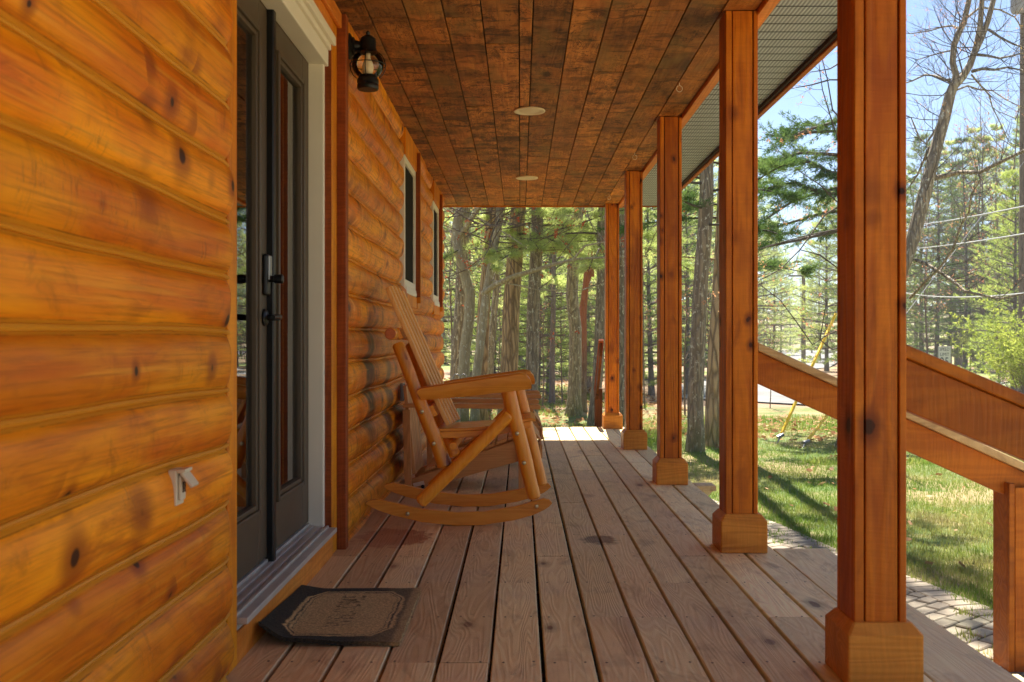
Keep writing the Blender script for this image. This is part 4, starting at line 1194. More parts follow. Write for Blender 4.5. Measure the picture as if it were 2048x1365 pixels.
def blades(name, xs, ys, hgt, wid, mat):
    n = len(xs)
    h = hgt * (0.5 + rng.random(n)); w = wid * (.7 + .6 * rng.random(n))
    a = rng.random(n) * 2 * np.pi; lean = rng.random(n) * .7
    zz = np.array([gh(x, y) for x, y in zip(xs, ys)]) + .004
    la = rng.random(n) * 2 * np.pi
    v = np.zeros((n, 3, 3), np.float32)
    v[:, 0, 0] = xs - np.cos(a) * w; v[:, 0, 1] = ys - np.sin(a) * w; v[:, 0, 2] = zz - .01
    v[:, 1, 0] = xs + np.cos(a) * w; v[:, 1, 1] = ys + np.sin(a) * w; v[:, 1, 2] = zz - .01
    v[:, 2, 0] = xs + np.cos(la) * lean * h; v[:, 2, 1] = ys + np.sin(la) * lean * h; v[:, 2, 2] = zz + h * (1 - .3 * lean)
    r = np.clip(.5 + .5 * np.array([noise.noise(Vector((x * .8, y * .8, 2))) + .7 * noise.noise(Vector((x * 3.1, y * 3.1, 8))) for x, y in zip(xs, ys)]) + (rng.random(n) - .5) * .7, 0, 1)
    o = np_mesh(name, v.reshape(-1, 3), 3, mat, rnd=r)
    return o
M['grass'] = leaf_mat('grass_blade', [srgb(84, 118, 44), srgb(114, 142, 60), srgb(148, 156, 84), srgb(184, 170, 124)], .4, nscale=.5)
N = 230000
u = rng.random(N)
ys = 4.2 * (17.5 / 4.2) ** u; xs = rng.random(N) * (0.62 * ys + .4) + .9
keep = np.array([(x > px_out(y) + .03 + .10 * abs(noise.noise(Vector((x * 5, y * 5, 0)))) and x > 1.2) for x, y in zip(xs, ys)])
dens = np.array([noise.noise(Vector((x * .9, y * .9, 12))) for x, y in zip(xs, ys)])
keep &= rng.random(N) < np.clip(.95 + dens, .35, 1)
o = blades('lawn_grass', xs[keep], ys[keep], 0.040, .0034, M['grass']); tag(o, kind='stuff', label='short patchy green and straw lawn grass', cat='grass')
N = 70000
ys2 = 12 + 16 * rng.random(N) ** 1.3; xs2 = -5 + rng.random(N) * (5 + .55 * ys2)
kp = np.array([noise.noise(Vector((x * .25, y * .25, 7))) + .5 * noise.noise(Vector((x, y, 9))) > -.05 for x, y in zip(xs2, ys2)])
kp &= ~((xs2 > 3.5) & (ys2 > 19.5))
o = blades('woodland_grass', xs2[kp], ys2[kp], .07, .012, M['grass']); tag(o, kind='stuff', label='bright tufts of grass between the tree trunks', cat='grass')
N = 120000
u = rng.random(N); ys4 = 3.8 * (18.5 / 3.8) ** u; e_ = rng.random(N) ** 1.7
xs4 = .60 * ys4 + 1.1 + e_ * 9
kp = ~((xs4 > 3.3) & (ys4 < 3.75)) & (rng.random(N) < .95 - .6 * e_)
o = blades('lawn_grass', xs4[kp], ys4[kp], .042, .0045, M['grass']); tag(o, kind='stuff', label='lawn grass thinning out toward the right', cat='grass')
# weeds in the path joints
n_ = 60; cxs = rng.random(n_) * 1.5 + 1.25; cys = 4.3 + rng.random(n_) * 5
xs3 = np.repeat(cxs, 60) + rng.normal(0, .05, n_ * 60); ys3 = np.repeat(cys, 60) + rng.normal(0, .045, n_ * 60)
kp = np.array([x < px_out(y) + .05 and x > 1.2 for x, y in zip(xs3, ys3)])
o = blades('path_weeds', xs3[kp], ys3[kp], .04, .005, M['grass']); tag(o, kind='stuff', label='small weeds sprouting in the paver joints', cat='weeds')
# leaf litter
def litter(name, N, x0, x1, y0, y1, size, mat, lab):
    xs = x0 + (x1 - x0) * rng.random(N); ys = y0 + (y1 - y0) * rng.random(N)
    zz = np.array([gh(x, y) for x, y in zip(xs, ys)]) + .012 + rng.random(N) * .03
    a = rng.random(N) * 6.28; s_ = size * (.5 + rng.random(N)); t1 = rng.normal(0, .5, N); t2 = rng.normal(0, .5, N)
    v = np.zeros((N, 4, 3), np.float32)
    for i, (p, w) in enumerate(((0, 1), (1.57, .6), (3.14, 1), (4.71, .6))):
        v[:, i, 0] = xs + np.cos(a + p) * s_ * w; v[:, i, 1] = ys + np.sin(a + p) * s_ * w
        v[:, i, 2] = zz + s_ * (t1 * np.cos(p) + t2 * np.sin(p)) * .5 + .01
    kp = ~((xs > 3.6) & (ys > 19.3) & (ys < 40))
    o = np_mesh(name, v[kp].reshape(-1, 3), 4, mat, rnd=rng.random(kp.sum())); tag(o, kind='stuff', label=lab, cat='leaf litter')
M['litter'] = leaf_mat('dry_leaf', [srgb(110, 76, 52), srgb(158, 120, 86), srgb(204, 172, 140)], .15)
litter('leaf_litter', 26000, -12, 22, 14.5, 40, .05, M['litter'], 'brown dry leaves scattered under the trees')
litter('dead_leaves', 260, 2.4, 7, 6, 15, .035, M['litter'], 'few brown dead leaves lying on the lawn')

# ============================================================ trees
def bark_mat(name, c0, c1, lich, lamt, scale=1.0, ridge=1.0, moss=0.0, red=None):
    k = NT(name)
    P = k.vmath('ADD', k.coord(), k.comb(k.math('MULTIPLY', k.objrnd(), 40.0), 0.0, k.math('MULTIPLY', k.objrnd(), 17.0)))
    V = k.vmath('MULTIPLY', P, (1, 1, .16))
    w = k.noise(P, 3.0, 3.0)
    V = k.vmath('ADD', V, k.comb(k.math('MULTIPLY', w, .04), k.math('MULTIPLY', w, .04), 0.0))
    v = k.voro(V, 17.0 * scale, 'DISTANCE_TO_EDGE')
    n = k.noise(V, 20.0 * scale, 5.0, .75)
    pl = k.noise(k.vmath('MULTIPLY', P, (1, 1, .5)), 24.0 * scale, 4.0, .75)
    f = k.math('ADD', k.math('MULTIPLY', k.ramp(v.outputs[0], .0, .22), .45 * ridge), k.math('MULTIPLY', n, .7))
    col = k.mix(f, c0, c1)
    big = k.noise(P, 1.1, 3.0, .6)
    col = k.mix(k.math('MULTIPLY', k.ramp(big, .4, .7), .35), col, tuple(c * .6 for c in c1))
    l = k.math('MULTIPLY', k.ramp(pl, .56, .63), lamt)
    l = k.math('MULTIPLY', l, k.ramp(k.noise(P, 2.3, 3.0, .6), .32, .6, .25, 1.0))
    col = k.mix(l, col, lich)
    if moss:
        x, y, z = k.sep(k.coord())
        mm = k.math('MULTIPLY', k.ramp(k.math('ADD', z, k.math('MULTIPLY', w, -.6)), -.2, .35, 1.0, 0.0), moss)
        col = k.mix(mm, col, srgb(84, 96, 30))
    if red is not None:
        x, y, z = k.sep(k.coord())
        col = k.mix(k.math('MULTIPLY', k.ramp(z, .5, 2.0), .8), col, k.mix(n, red, tuple(c * 1.9 for c in red)))
    k.l(col, k.b.inputs['Base Color']); k.b.inputs['Roughness'].default_value = .92
    k.l(k.bump(f, 1.0, .035), k.b.inputs['Normal'])
    return k.m
M['bark_dark'] = bark_mat('dark_lichened_bark', srgb(74, 62, 50), srgb(178, 160, 134), srgb(236, 230, 208), .9, 1.0, 1.0, .5)
M['bark_brown'] = bark_mat('furrowed_brown_bark', srgb(70, 54, 40), srgb(200, 168, 128), srgb(190, 180, 150), .4, .8, 1.4, .5)
M['bark_pale'] = bark_mat('smooth_pale_bark', srgb(128, 112, 86), srgb(204, 188, 154), srgb(228, 224, 204), .8, 1.0, .5, .7)
M['bark_red'] = bark_mat('splintered_trunk', srgb(70, 56, 46), srgb(120, 100, 82), srgb(190, 180, 160), .3, 1.0, 1.0, .4, srgb(138, 78, 48))
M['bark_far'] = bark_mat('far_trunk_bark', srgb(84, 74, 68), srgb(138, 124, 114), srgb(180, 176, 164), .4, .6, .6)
M['twig'] = plain('grey_brown_twig', srgb(112, 94, 80), .85, var=.25)
M['twig_dark'] = plain('dark_branch', srgb(84, 72, 60), .85, var=.25)
M['needle'] = leaf_mat('soft_pine_needles', [srgb(122, 144, 92), srgb(160, 178, 112), srgb(192, 204, 136), srgb(218, 220, 158)], .64, nscale=.9, vary=.5)
M['needle_lit'] = leaf_mat('pale_soft_needles', [srgb(150, 166, 104), srgb(186, 198, 126), srgb(212, 218, 150)], .55, nscale=1.5, vary=.3)
M['needle_mid'] = leaf_mat('olive_pine_needles', [srgb(78, 98, 56), srgb(110, 130, 70), srgb(142, 152, 84), srgb(164, 166, 100)], .5, nscale=.9, vary=.5)
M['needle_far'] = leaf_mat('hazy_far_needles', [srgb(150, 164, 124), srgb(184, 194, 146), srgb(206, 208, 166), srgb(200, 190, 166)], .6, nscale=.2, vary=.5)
M['needle_dark'] = leaf_mat('dark_hemlock_needles', [srgb(64, 90, 50), srgb(90, 116, 66), srgb(120, 140, 80)], .4, nscale=1.2, vary=.3)
M['needle_bright'] = leaf_mat('bright_spring_needles', [srgb(132, 152, 86), srgb(170, 184, 104), srgb(202, 206, 132)], .58, nscale=.9, vary=.4)
M['bud'] = leaf_mat('red_maple_buds', [srgb(176, 66, 40), srgb(206, 96, 62), srgb(214, 130, 96)], .35)
M['budpale'] = leaf_mat('pale_salmon_buds', [srgb(196, 132, 104), srgb(214, 156, 124), srgb(190, 170, 110)], .4)
M['shrubleaf'] = leaf_mat('yellow_green_new_leaves', [srgb(132, 150, 66), srgb(170, 180, 88), srgb(202, 202, 120)], .5, nscale=2)

class Tufts:
    """needle tufts and small leaves, all as separate slivers in one mesh"""
    def __init__(self): self.c, self.d, self.s, self.r = [], [], [], []
    def add(self, p, d, s, r): self.c.append(tuple(p)); self.d.append(tuple(d)); self.s.append(s); self.r.append(r)
    def slivers(self, n, ln, wd, spread, rg):
        c = np.repeat(np.array(self.c), n, 0); d = np.repeat(np.array(self.d), n, 0); s = np.repeat(np.array(self.s), n); r = np.repeat(np.array(self.r), n)
        m = len(c)
        dd = d + rg.normal(0, spread, (m, 3)); dd /= np.linalg.norm(dd, axis=1)[:, None] + 1e-9
        L = (ln * s * (.6 + .6 * rg.random(m)))[:, None]
        sd = np.cross(dd, rg.normal(0, 1, (m, 3))); sd /= np.linalg.norm(sd, axis=1)[:, None] + 1e-9
        W = (wd * s * (.7 + .6 * rg.random(m)))[:, None]
        st = c + rg.normal(0, .02, (m, 3)) * s[:, None]
        v = np.zeros((m, 3, 3), np.float32)
        v[:, 0] = st - sd * W * .5; v[:, 1] = st + sd * W * .5; v[:, 2] = st + dd * L
        return v.reshape(-1, 3), np.clip(r + rg.normal(0, .12, m), 0, 1)

def pine(seed, H, zb, R, gap, per, nt, ln, wd, ns, droop=.05, top=1.0, mat='needle', keep=1.0, trunk_r=.12, bark='bark_far', zt=None, tw=7):
    """a conifer at the origin: returns (trunk+limbs MB, tufts arrays)"""
    rg = np.random.default_rng(seed); rd = random.Random(seed)
    T = Tufts(); m = MB()
    pts = []; rr = []
    bx, by = rd.uniform(-1, 1), rd.uniform(-1, 1)
    for i in range(14):
        t = i / 13; pts.append((.012 * H * math.sin(t * 3 + bx), .012 * H * math.sin(t * 2.3 + by), t * H)); rr.append(trunk_r * (1 - .93 * t) * (1.25 if i == 0 else 1))
    m.tube(pts, rr, 9, rough=.1, seed=seed)
    z = zb
    while z < H * .985:
        t = (z - zb) / (H - zb)
        rl = R * ((1 - t) ** .75) * (0.55 + .45 * min(1, t * 5)) + .12
        k0 = rd.random() * 6.28
        for j in range(per):
            if rd.random() > keep: continue
            a = k0 + j * 6.283 / per + rd.uniform(-.35, .35)
            L = rl * rd.uniform(.6, 1.12)
            up = rd.uniform(.0, .35) * (1 if t > .3 else .4) + t * .5 - droop
            p0 = Vector((np.interp(z, [p[2] for p in pts], [p[0] for p in pts]), np.interp(z, [p[2] for p in pts], [p[1] for p in pts]), z + rd.uniform(-.1, .1)))
            d = Vector((math.cos(a), math.sin(a), up)).normalized()
            seg = 6; lp = [p0]
            for s_ in range(seg):
                d = (d + Vector((rd.uniform(-.12, .12), rd.uniform(-.12, .12), rd.uniform(-.10, .08) + (.05 if s_ > 3 else -.03 * droop * 10)))).normalized()
                lp.append(lp[-1] + d * L / seg)
            rb = .012 + .012 * L
            m.tube(lp, [rb * (1 - .8 * i / seg) for i in range(seg + 1)], 5, caps=False)
            for s_ in range(nt):
                f = .22 + .78 * (s_ + rd.random()) / nt
                i = min(seg - 1, int(f * seg)); fr = f * seg - i
                p = lp[i].lerp(lp[i + 1], min(fr, 1)); ld = (lp[i + 1] - lp[i]).normalized()
                side = ld.cross(Vector((0, 0, 1)))
                if side.length < .01: side = Vector((1, 0, 0))
                side.normalize()
                sg = 1 if s_ % 2 else -1
                sl = L * .34 * (1.15 - f) * rd.uniform(.6, 1.3) + .12
                sd = (ld * rd.uniform(.5, 1) + side * sg * rd.uniform(.5, 1.1) + Vector((0, 0, rd.uniform(-.15, .35)))).normalized()
                tip = p + sd * sl
                tone = rd.random() * .45 + .55 * t * .5 + .2 * f
                m.tube([p, tip], [.006, .003], 3, caps=False)
                kk = max(2, int(sl * tw))
                for u in range(kk):
                    g = (u + 1) / kk
                    T.add(p.lerp(tip, g) + Vector((rd.uniform(-.04, .04), rd.uniform(-.04, .04), rd.uniform(-.02, .05))), sd + Vector((0, 0, .35)), rd.uniform(.75, 1.25), tone)
        z += gap * rd.uniform(.75, 1.25)
    v, r = T.slivers(ns, ln, wd, .55, rg)
    return m, v, r

def plant_proto(name, label, cat, group, mb, v, r, bark, leaf):
    t = thing(name, label, cat, (0, 0, 0), group)
    mb.build('trunk', M[bark], t, smooth=True)
    np_mesh('crown', v, 3, M[leaf], t, r)
    return t

def place(o, x, y, s=1.0, rz=0.0, label=None, sx=1.0):
    o.location = (x, y, gh(x, y) - .02); o.scale = (s * sx, s * sx, s); o.rotation_euler = (0, 0, rz)
    if label: o['label'] = label
    return o

protos = {}
def P_(key, bark, leaf, label, group, **kw):
    mb, v, r = pine(**kw)
    protos[key] = [plant_proto('pine_tree', label, 'tree', group, mb, v, r, bark, leaf), False]
P_('young', 'bark_far', 'needle', 'soft green young pine among the trees', 'young pines of the wood', seed=1, H=9, zb=.7, R=2.3, gap=.42, per=5, nt=9, ln=.17, wd=.015, ns=9, trunk_r=.10)
P_('young2', 'bark_far', 'needle', 'soft green young pine among the trees', 'young pines of the wood', seed=2, H=11, zb=1.2, R=2.7, gap=.5, per=5, nt=9, ln=.18, wd=.016, ns=9, trunk_r=.12)
P_('olive', 'bark_far', 'needle_mid', 'olive green pine', 'young pines of the wood', seed=12, H=10, zb=.8, R=2.5, gap=.46, per=5, nt=9, ln=.17, wd=.015, ns=9, trunk_r=.11)
P_('bright', 'bark_far', 'needle_bright', 'bright yellow-green young pine', 'young pines of the wood', seed=3, H=8, zb=.5, R=2.2, gap=.42, per=5, nt=9, ln=.16, wd=.016, ns=9, trunk_r=.10)
P_('tall', 'bark_far', 'needle', 'tall mature pine', 'tall pines of the wood', seed=4, H=17, zb=6, R=3.0, gap=.75, per=5, nt=10, ln=.22, wd=.032, ns=9, trunk_r=.19, tw=5)
P_('dark', 'bark_far', 'needle_dark', 'dark hemlock', 'dark hemlocks', seed=6, H=13, zb=1.8, R=2.9, gap=.55, per=5, nt=9, ln=.15, wd=.016, ns=9, trunk_r=.14)

def put(key, px, Y, s, label, rz=None, group=None):
    p, used = protos[key]
    o = p if not used else dup(p)
    protos[key][1] = True
    x = (px - 1041) * Y / F
    place(o, x, Y, s, rz if rz is not None else random.uniform(0, 6.28), label)
    if group: o['group'] = group
    return o
random.seed(21)
# behind the open end of the porch (photo 890-1440): (proto, px, distance, scale)
mid = [('young', 1105, 27, .9), ('young2', 1010, 31, .95), ('young', 1170, 31, 1.0), ('young2', 945, 33, 1.0), ('young', 1228, 28, .85),
       ('bright', 985, 25.5, .72), ('bright', 1075, 24.8, .66), ('bright', 1300, 27, .85), ('young2', 1345, 32, 1.0), ('young', 1425, 41, 1.1),
       ('young2', 1060, 40, 1.2), ('young', 1130, 42, 1.2), ('young', 860, 32, 1.2), ('young2', 1280, 41, 1.2), ('bright', 1390, 40, 1.1),
       ('tall', 1180, 50, .8), ('tall', 960, 52, .8), ('tall', 1330, 50, .8), ('dark', 1370, 27, .55)]
words = {'olive': 'full olive green pine', 'young': 'soft green young pine', 'young2': 'fuller soft green pine', 'bright': 'bright yellow-green young pine', 'tall': 'tall bare-stemmed pine', 'dark': 'dark drooping hemlock'}
def lab(key, px, Y, where): return words[key] + ' ' + where
def where_px(px):
    if px < 960: return 'beside the house corner'
    if px < 1060: return 'seen over the slatted chairs'
    if px < 1150: return 'in the middle of the open porch end'
    if px < 1245: return 'just left of the farthest posts'
    if px < 1310: return 'between the third and fourth posts'
    if px < 1450: return 'between the second and third posts'
    return 'behind the second post'
for key, px, Y, s in mid:
    put(key, px, Y, s, words[key] + ' ' + where_px(px) + (', nearest the lawn' if Y < 28 else (', deeper in the wood' if Y < 40 else ', far back')))
# right of the posts
right = [('olive', 1870, 48, 1.1), ('dark', 1925, 44, .82), ('olive', 1962, 46, 1.1), ('bright', 2030, 26, .78), ('bright', 2045, 30, .75), ('olive', 2060, 42, 1.15), ('olive', 1845, 50, 1.2),
         ('tall', 1900, 56, .78), ('tall', 2000, 54, .8), ('tall', 1830, 60, .72), ('olive', 1780, 44, 1.0), ('bright', 1655, 46, 1.05), ('olive', 1690, 52, 1.2), ('olive', 1720, 40, 1.0),
         ('bright', 2110, 30, .85), ('olive', 1915, 52, 1.1), ('olive', 2120, 36, 1.2), ('tall', 2060, 60, .95), ('tall', 1950, 66, .95)]
for key, px, Y, s in right:
    w = 'by the road between the two nearest posts' if px < 1700 else ('hidden behind the nearest post' if px < 1820 else ('right of the nearest post' if px < 1930 else 'at the right edge behind the shrub'))
    put(key, px, Y, s, words[key] + ' ' + w + (', near' if Y < 35 else (', mid distance' if Y < 50 else ', far off')))
for key, px, Y, s, l_ in (('olive', 2250, 38, 1.1, 'full olive green pine out to the right of the shrub'), ('olive', 2420, 45, 1.3, 'full olive green pine far right across the road'), ('tall', 2330, 52, .9, 'tall bare-stemmed pine far right across the road'), ('bright', 2200, 30, .8, 'bright yellow-green young pine out to the right of the shrub'), ('olive', 2700, 48, 1.2, 'full olive green pine outermost on the right'), ('tall', 2560, 60, 1.0, 'tall bare-stemmed pine outermost on the right')):
    put(key, px, Y, s, l_)
# left of corridor
for key, px, Y, s in [('young', 1545, 60, 1.0), ('young2', 1500, 48, 1.0), ('dark', 1528, 75, .85), ('young', 1560, 95, 1.1), ('young2', 1640, 78, 1.0), ('tall', 1535, 110, .85), ('young2', 1600, 130, 1.0), ('young', 1625, 105, .95), ('young2', 1578, 118, .95)]:
    put(key, px, Y, s, words[key] + ' far along the road, ' + ('left side' if px < 1590 else 'right side'))

# named trunks: path in photo pixels, top to foot, width in px, distance
def trunk_tree(name, label, path, w, Y, Htop, bark, flare=1.35, crown=None, parts=None, lean=None, rough=.10, seed=0, top_cut=False, limbs=0):
    pts = [q(px, py, Y) for px, py in path][::-1]                 # foot first
    pts[0].z = gh(pts[0].x, Y) - .05
    base = Vector((pts[0].x, Y, pts[0].z))
    d = (pts[-1] - pts[-2]).normalized()
    while not top_cut and pts[-1].z < Htop:
        d = (d + Vector((random.uniform(-.03, .03), random.uniform(-.03, .03), .12))).normalized()
        pts.append(pts[-1] + d * .9)
    # resample
    P, W = [], []
    tot = sum((b - a).length for a, b in zip(pts[:-1], pts[1:])); acc = 0
    r0 = w * Y / F / 2
    for a, b in zip(pts[:-1], pts[1:]):
        L = (b - a).length; n = max(1, int(L / .28))
        for i in range(n):
            t = (acc + L * i / n) / tot; P.append(a.lerp(b, i / n)); W.append(r0 * (1 - .62 * t) * (1 + (flare - 1) * math.exp(-(P[-1].z - base.z) / .18)))
        acc += L
    P.append(pts[-1]); W.append(r0 * (.75 if top_cut else .35))
    P = [p + Vector((noise.noise(Vector((p.z * .9, seed, 1))) * .02, noise.noise(Vector((p.z * .9, seed, 5))) * .02, 0)) if i else p for i, p in enumerate(P)]
    t = thing(name, label, 'tree', tuple(base))
    m = MB(); m.tube(P, W, 16, rough=rough * .45, seed=seed)
    rd = random.Random(seed + 77)
    for i in range(limbs):                                       # dead snags on the stem
        k_ = rd.randint(len(P) // 8, len(P) // 2); a = rd.uniform(0, 6.28); L = rd.uniform(.25, .9)
        p0 = P[k_]; p1 = p0 + Vector((math.cos(a), math.sin(a), rd.uniform(-.1, .3))) * L; p2 = p1 + Vector((math.cos(a + .4), math.sin(a + .4), rd.uniform(-.2, .4))) * L * .6
        m.tube([p0, p1, p2], [.016, .009, .004], 5)
    m.build('trunk', M[bark], t, smooth=True)
    return t, P, W

def bare(t, m, buds, start, d, L, r, depth, rd, tone=.5, budp=.5, up=.08, grav=0.0):
    """recursive bare twigs with bud clusters"""
    seg = 5 if depth > 1 else 3
    pts = [Vector(start)]; d = Vector(d).normalized()
    for i in range(seg):
        d = (d + Vector((rd.uniform(-.22, .22), rd.uniform(-.22, .22), rd.uniform(-.16, .16) + up - grav))).normalized()
        pts.append(pts[-1] + d * L / seg)
    m.tube(pts, [r * (1 - .7 * i / seg) for i in range(seg + 1)], 5 if depth > 1 else 3, caps=False)
    if depth == 0:
        for i in range(1, seg + 1):
            if rd.random() < budp: buds.add(pts[i], d, rd.uniform(.7, 1.3), rd.random())
        return
    nb = rd.randint(3, 5)
    for i in range(nb):
        f = rd.uniform(.25, 1.0); k_ = min(seg - 1, int(f * seg)); p = pts[k_].lerp(pts[k_ + 1], f * seg - k_ if f < 1 else 1)
        a = Vector((rd.uniform(-1, 1), rd.uniform(-1, 1), rd.uniform(-.6, .9)))
        nd = (d * .8 + a * .75).normalized()
        bare(t, m, buds, p, nd, L * rd.uniform(.42, .68), r * .5 * (1 - .4 * f), depth - 1, rd, tone, budp, up, grav)

def hardwood(o, limbs, seed, bud='bud', budp=.55, twigmat='twig', ln=.035, wd=.02, ns=5):
    m = MB(); B = Tufts(); rd = random.Random(seed); rg = np.random.default_rng(seed)
    for (s_, d, L, r, dep) in limbs: bare(o, m, B, s_, d, L, r, dep, rd, budp=budp)
    c = m.build('branches', M[twigmat], o)
    if B.c:
        v, r = B.slivers(ns, ln, wd, 1.2, rg); v = v - np.array(OFF[o.name])[None, :]
        np_mesh('buds', v, 3, M[bud], o, r)['kind'] = 'stuff'

T = {}
spec = [
 ('maple_tree', 'pale curved maple trunk right beside the house corner', [(926, 395), (916, 440), (914, 480), (928, 545), (940, 590), (938, 640), (930, 700), (925, 855)], 24, 17.5, 9, 'bark_pale', 1.2),
 ('pine_tree', 'dark straight pine trunk behind the pale curved maple', [(929, 395), (926, 500), (920, 620), (914, 740), (910, 850)], 27, 19.5, 14, 'bark_dark', 1.3),
 ('pine_tree', 'dark pine trunk behind the second, straighter maple', [(985, 395), (980, 480), (970, 600), (962, 720), (960, 852)], 27, 18.5, 14, 'bark_brown', 1.3),
 ('maple_tree', 'pale slanting maple trunk with a long low limb reaching right', [(1003, 395), (996, 450), (985, 520), (974, 580), (964, 660), (952, 760), (948, 850)], 19, 17, 9, 'bark_pale', 1.2),
 ('pine_tree', 'slim dark trunk between the slanting maple and the thickest trunk', [(996, 500), (992, 580), (984, 680), (978, 760), (976, 842)], 15, 21, 13, 'bark_dark', 1.2),
 ('oak_tree', 'thickest brown furrowed trunk over the slatted chairs', [(1037, 395), (1032, 480), (1026, 570), (1021, 660), (1017, 760), (1014, 850)], 37, 18.3, 14, 'bark_brown', 1.35),
 ('pine_tree', 'lichen-speckled trunk right of the thickest brown trunk', [(1074, 395), (1074, 470), (1070, 560), (1066, 650), (1063, 760), (1062, 858)], 28, 17.6, 14, 'bark_dark', 1.3),
 ('pine_tree', 'thin young trunk alone in the middle gap', [(1108, 540), (1106, 620), (1105, 700), (1104, 809)], 12, 23.5, 6.5, 'bark_far', 1.2),
 ('pine_tree', 'crooked speckled trunk with mossy foot in the open porch end', [(1160, 395), (1150, 470), (1146, 540), (1144, 590), (1151, 660), (1150, 740), (1148, 828)], 27, 19.8, 14, 'bark_dark', 1.5),
 ('pine_tree', 'dark mossy trunk close left of the farthest post', [(1204, 470), (1203, 560), (1200, 650), (1195, 740), (1187, 857)], 22, 17.2, 13, 'bark_dark', 1.4),
 ('pine_tree', 'dark trunk squeezed between the fourth and farthest posts', [(1244, 395), (1244, 600), (1244, 852)], 18, 17.4, 13, 'bark_dark', 1.2),
 ('pine_tree', 'tall grey lichened trunk between the second and third posts', [(1412, 380), (1408, 480), (1400, 600), (1395, 720), (1391, 800), (1390, 905)], 33, 13.2, 15, 'bark_dark', 1.3),
 ('pine_tree', 'darker trunk touching the second post on its left', [(1448, 395), (1445, 480), (1438, 600), (1432, 700), (1427, 800), (1424, 893)], 33, 13.9, 15, 'bark_brown', 1.3),
]
for i, (nm, lb, path, w, Y, H, bk, fl) in enumerate(spec):
    T[i] = trunk_tree(nm, lb, path, w, Y, H, bk, fl, seed=i * 3 + 1, limbs=0 if 'maple' in nm else 3)
# broken trunk
tb, Pb, Wb = trunk_tree('broken_tree', 'snapped reddish splintered trunk behind the crooked mossy one', [(1178, 535), (1172, 570), (1166, 630), (1163, 720), (1160, 822)], 27, 20.6, 4, 'bark_red', 1.2, seed=50, top_cut=True)
m = MB(); rd = random.Random(4)
for i in range(9):
    a = i * .7; p = Pb[-1] + Vector((math.cos(a) * .07, math.sin(a) * .07, -.2)); m.tube([p, p + Vector((rd.uniform(-.03, .08), rd.uniform(-.04, .04), rd.uniform(.3, .75)))], [.035, .004], 4)
m.build('splinters', M['bark_red'], tb)
# crowns high over the named pines (they throw the dappled shade)
crmb, crv, crr = pine(seed=9, H=9, zb=.2, R=2.4, gap=.8, per=4, nt=7, ln=.26, wd=.05, ns=7, keep=.8, trunk_r=.08)
cme = None
def high_crown(t, P, s, z0=5.5):
    global cme
    i = min(range(len(P)), key=lambda k: abs(P[k].z - z0))
    if cme is None:
        o = np_mesh('crown', crv, 3, M['needle'], t, crr); cme = o.data
    else:
        o = bpy.data.objects.new('crown', cme); COL.objects.link(o); o.parent = t
    o.location = P[i] - OFF[t.name]; o.scale = (s, s, s); o.rotation_euler = (0, 0, random.uniform(0, 6.28))
for i in (1, 2, 4, 5, 8, 12): high_crown(T[i][0], T[i][1], random.uniform(.5, .7), 9.0)
# soft boughs hanging from the stems into the view
def low_boughs(t, P, zs, seed, n=8, Lr=(1.1, 2.3), mat='needle_lit'):
    rd_ = random.Random(seed); m = MB(); Tt = Tufts()
    for i in range(n):
        z = rd_.uniform(*zs); p0 = min(P, key=lambda p: abs(p.z - z)).copy(); p0.z = z
        a = rd_.uniform(0, 6.28); d = Vector((math.cos(a), math.sin(a) * .8 - .35, rd_.uniform(-.05, .25))).normalized(); L = rd_.uniform(*Lr)
        pts = [p0]
        for s_ in range(7):
            d = (d + Vector((rd_.uniform(-.1, .1), rd_.uniform(-.1, .1), rd_.uniform(-.13, .05)))).normalized(); pts.append(pts[-1] + d * L / 7)
        m.tube(pts, [.016 * (1 - .8 * k_ / 7) + .003 for k_ in range(8)], 5, caps=False)
        for s_ in range(16):
            f = .15 + .85 * rd_.random(); k_ = min(6, int(f * 7)); p = pts[k_].lerp(pts[k_ + 1], min(1, f * 7 - k_))
            side = d.cross(Vector((0, 0, 1))).normalized() * (1 if s_ % 2 else -1)
            sd = (d * rd_.uniform(.4, 1) + side * rd_.uniform(.3, 1) + Vector((0, 0, rd_.uniform(-.15, .3)))).normalized(); sl = rd_.uniform(.18, .5) * (1.2 - f * .6)
            m.tube([p, p + sd * sl], [.004, .002], 3, caps=False)
            tone = rd_.random()
            for u_ in range(5): Tt.add(p + sd * sl * (u_ + 1) / 5, sd + Vector((0, 0, .25)), rd_.uniform(.8, 1.2), tone)
    m.build('boughs', M['twig_dark'], t)
    v, r = Tt.slivers(18, .13, .008, .55, np.random.default_rng(seed)); v = v - np.array(OFF[t.name])[None, :]
    np_mesh('bough_needles', v, 3, M[mat], t, r)
for i, zs, sd, n in ((1, (3.0, 4.6), 1, 6), (2, (2.6, 4.2), 2, 6), (5, (2.5, 4.0), 3, 9), (6, (2.6, 4.4), 4, 9), (8, (2.7, 4.4), 5, 10), (9, (2.5, 4.2), 6, 8), (10, (2.2, 4.2), 7, 7), (11, (2.5, 4.6), 8, 7), (12, (1.6, 4.0), 9, 6), (7, (1.5, 4.5), 10, 10)):
    low_boughs(T[i][0], T[i][1], zs, sd, n, mat='needle_dark' if i in (11, 12) else 'needle_lit', Lr=(.8, 1.6) if i in (11, 12) else (1.1, 2.3))
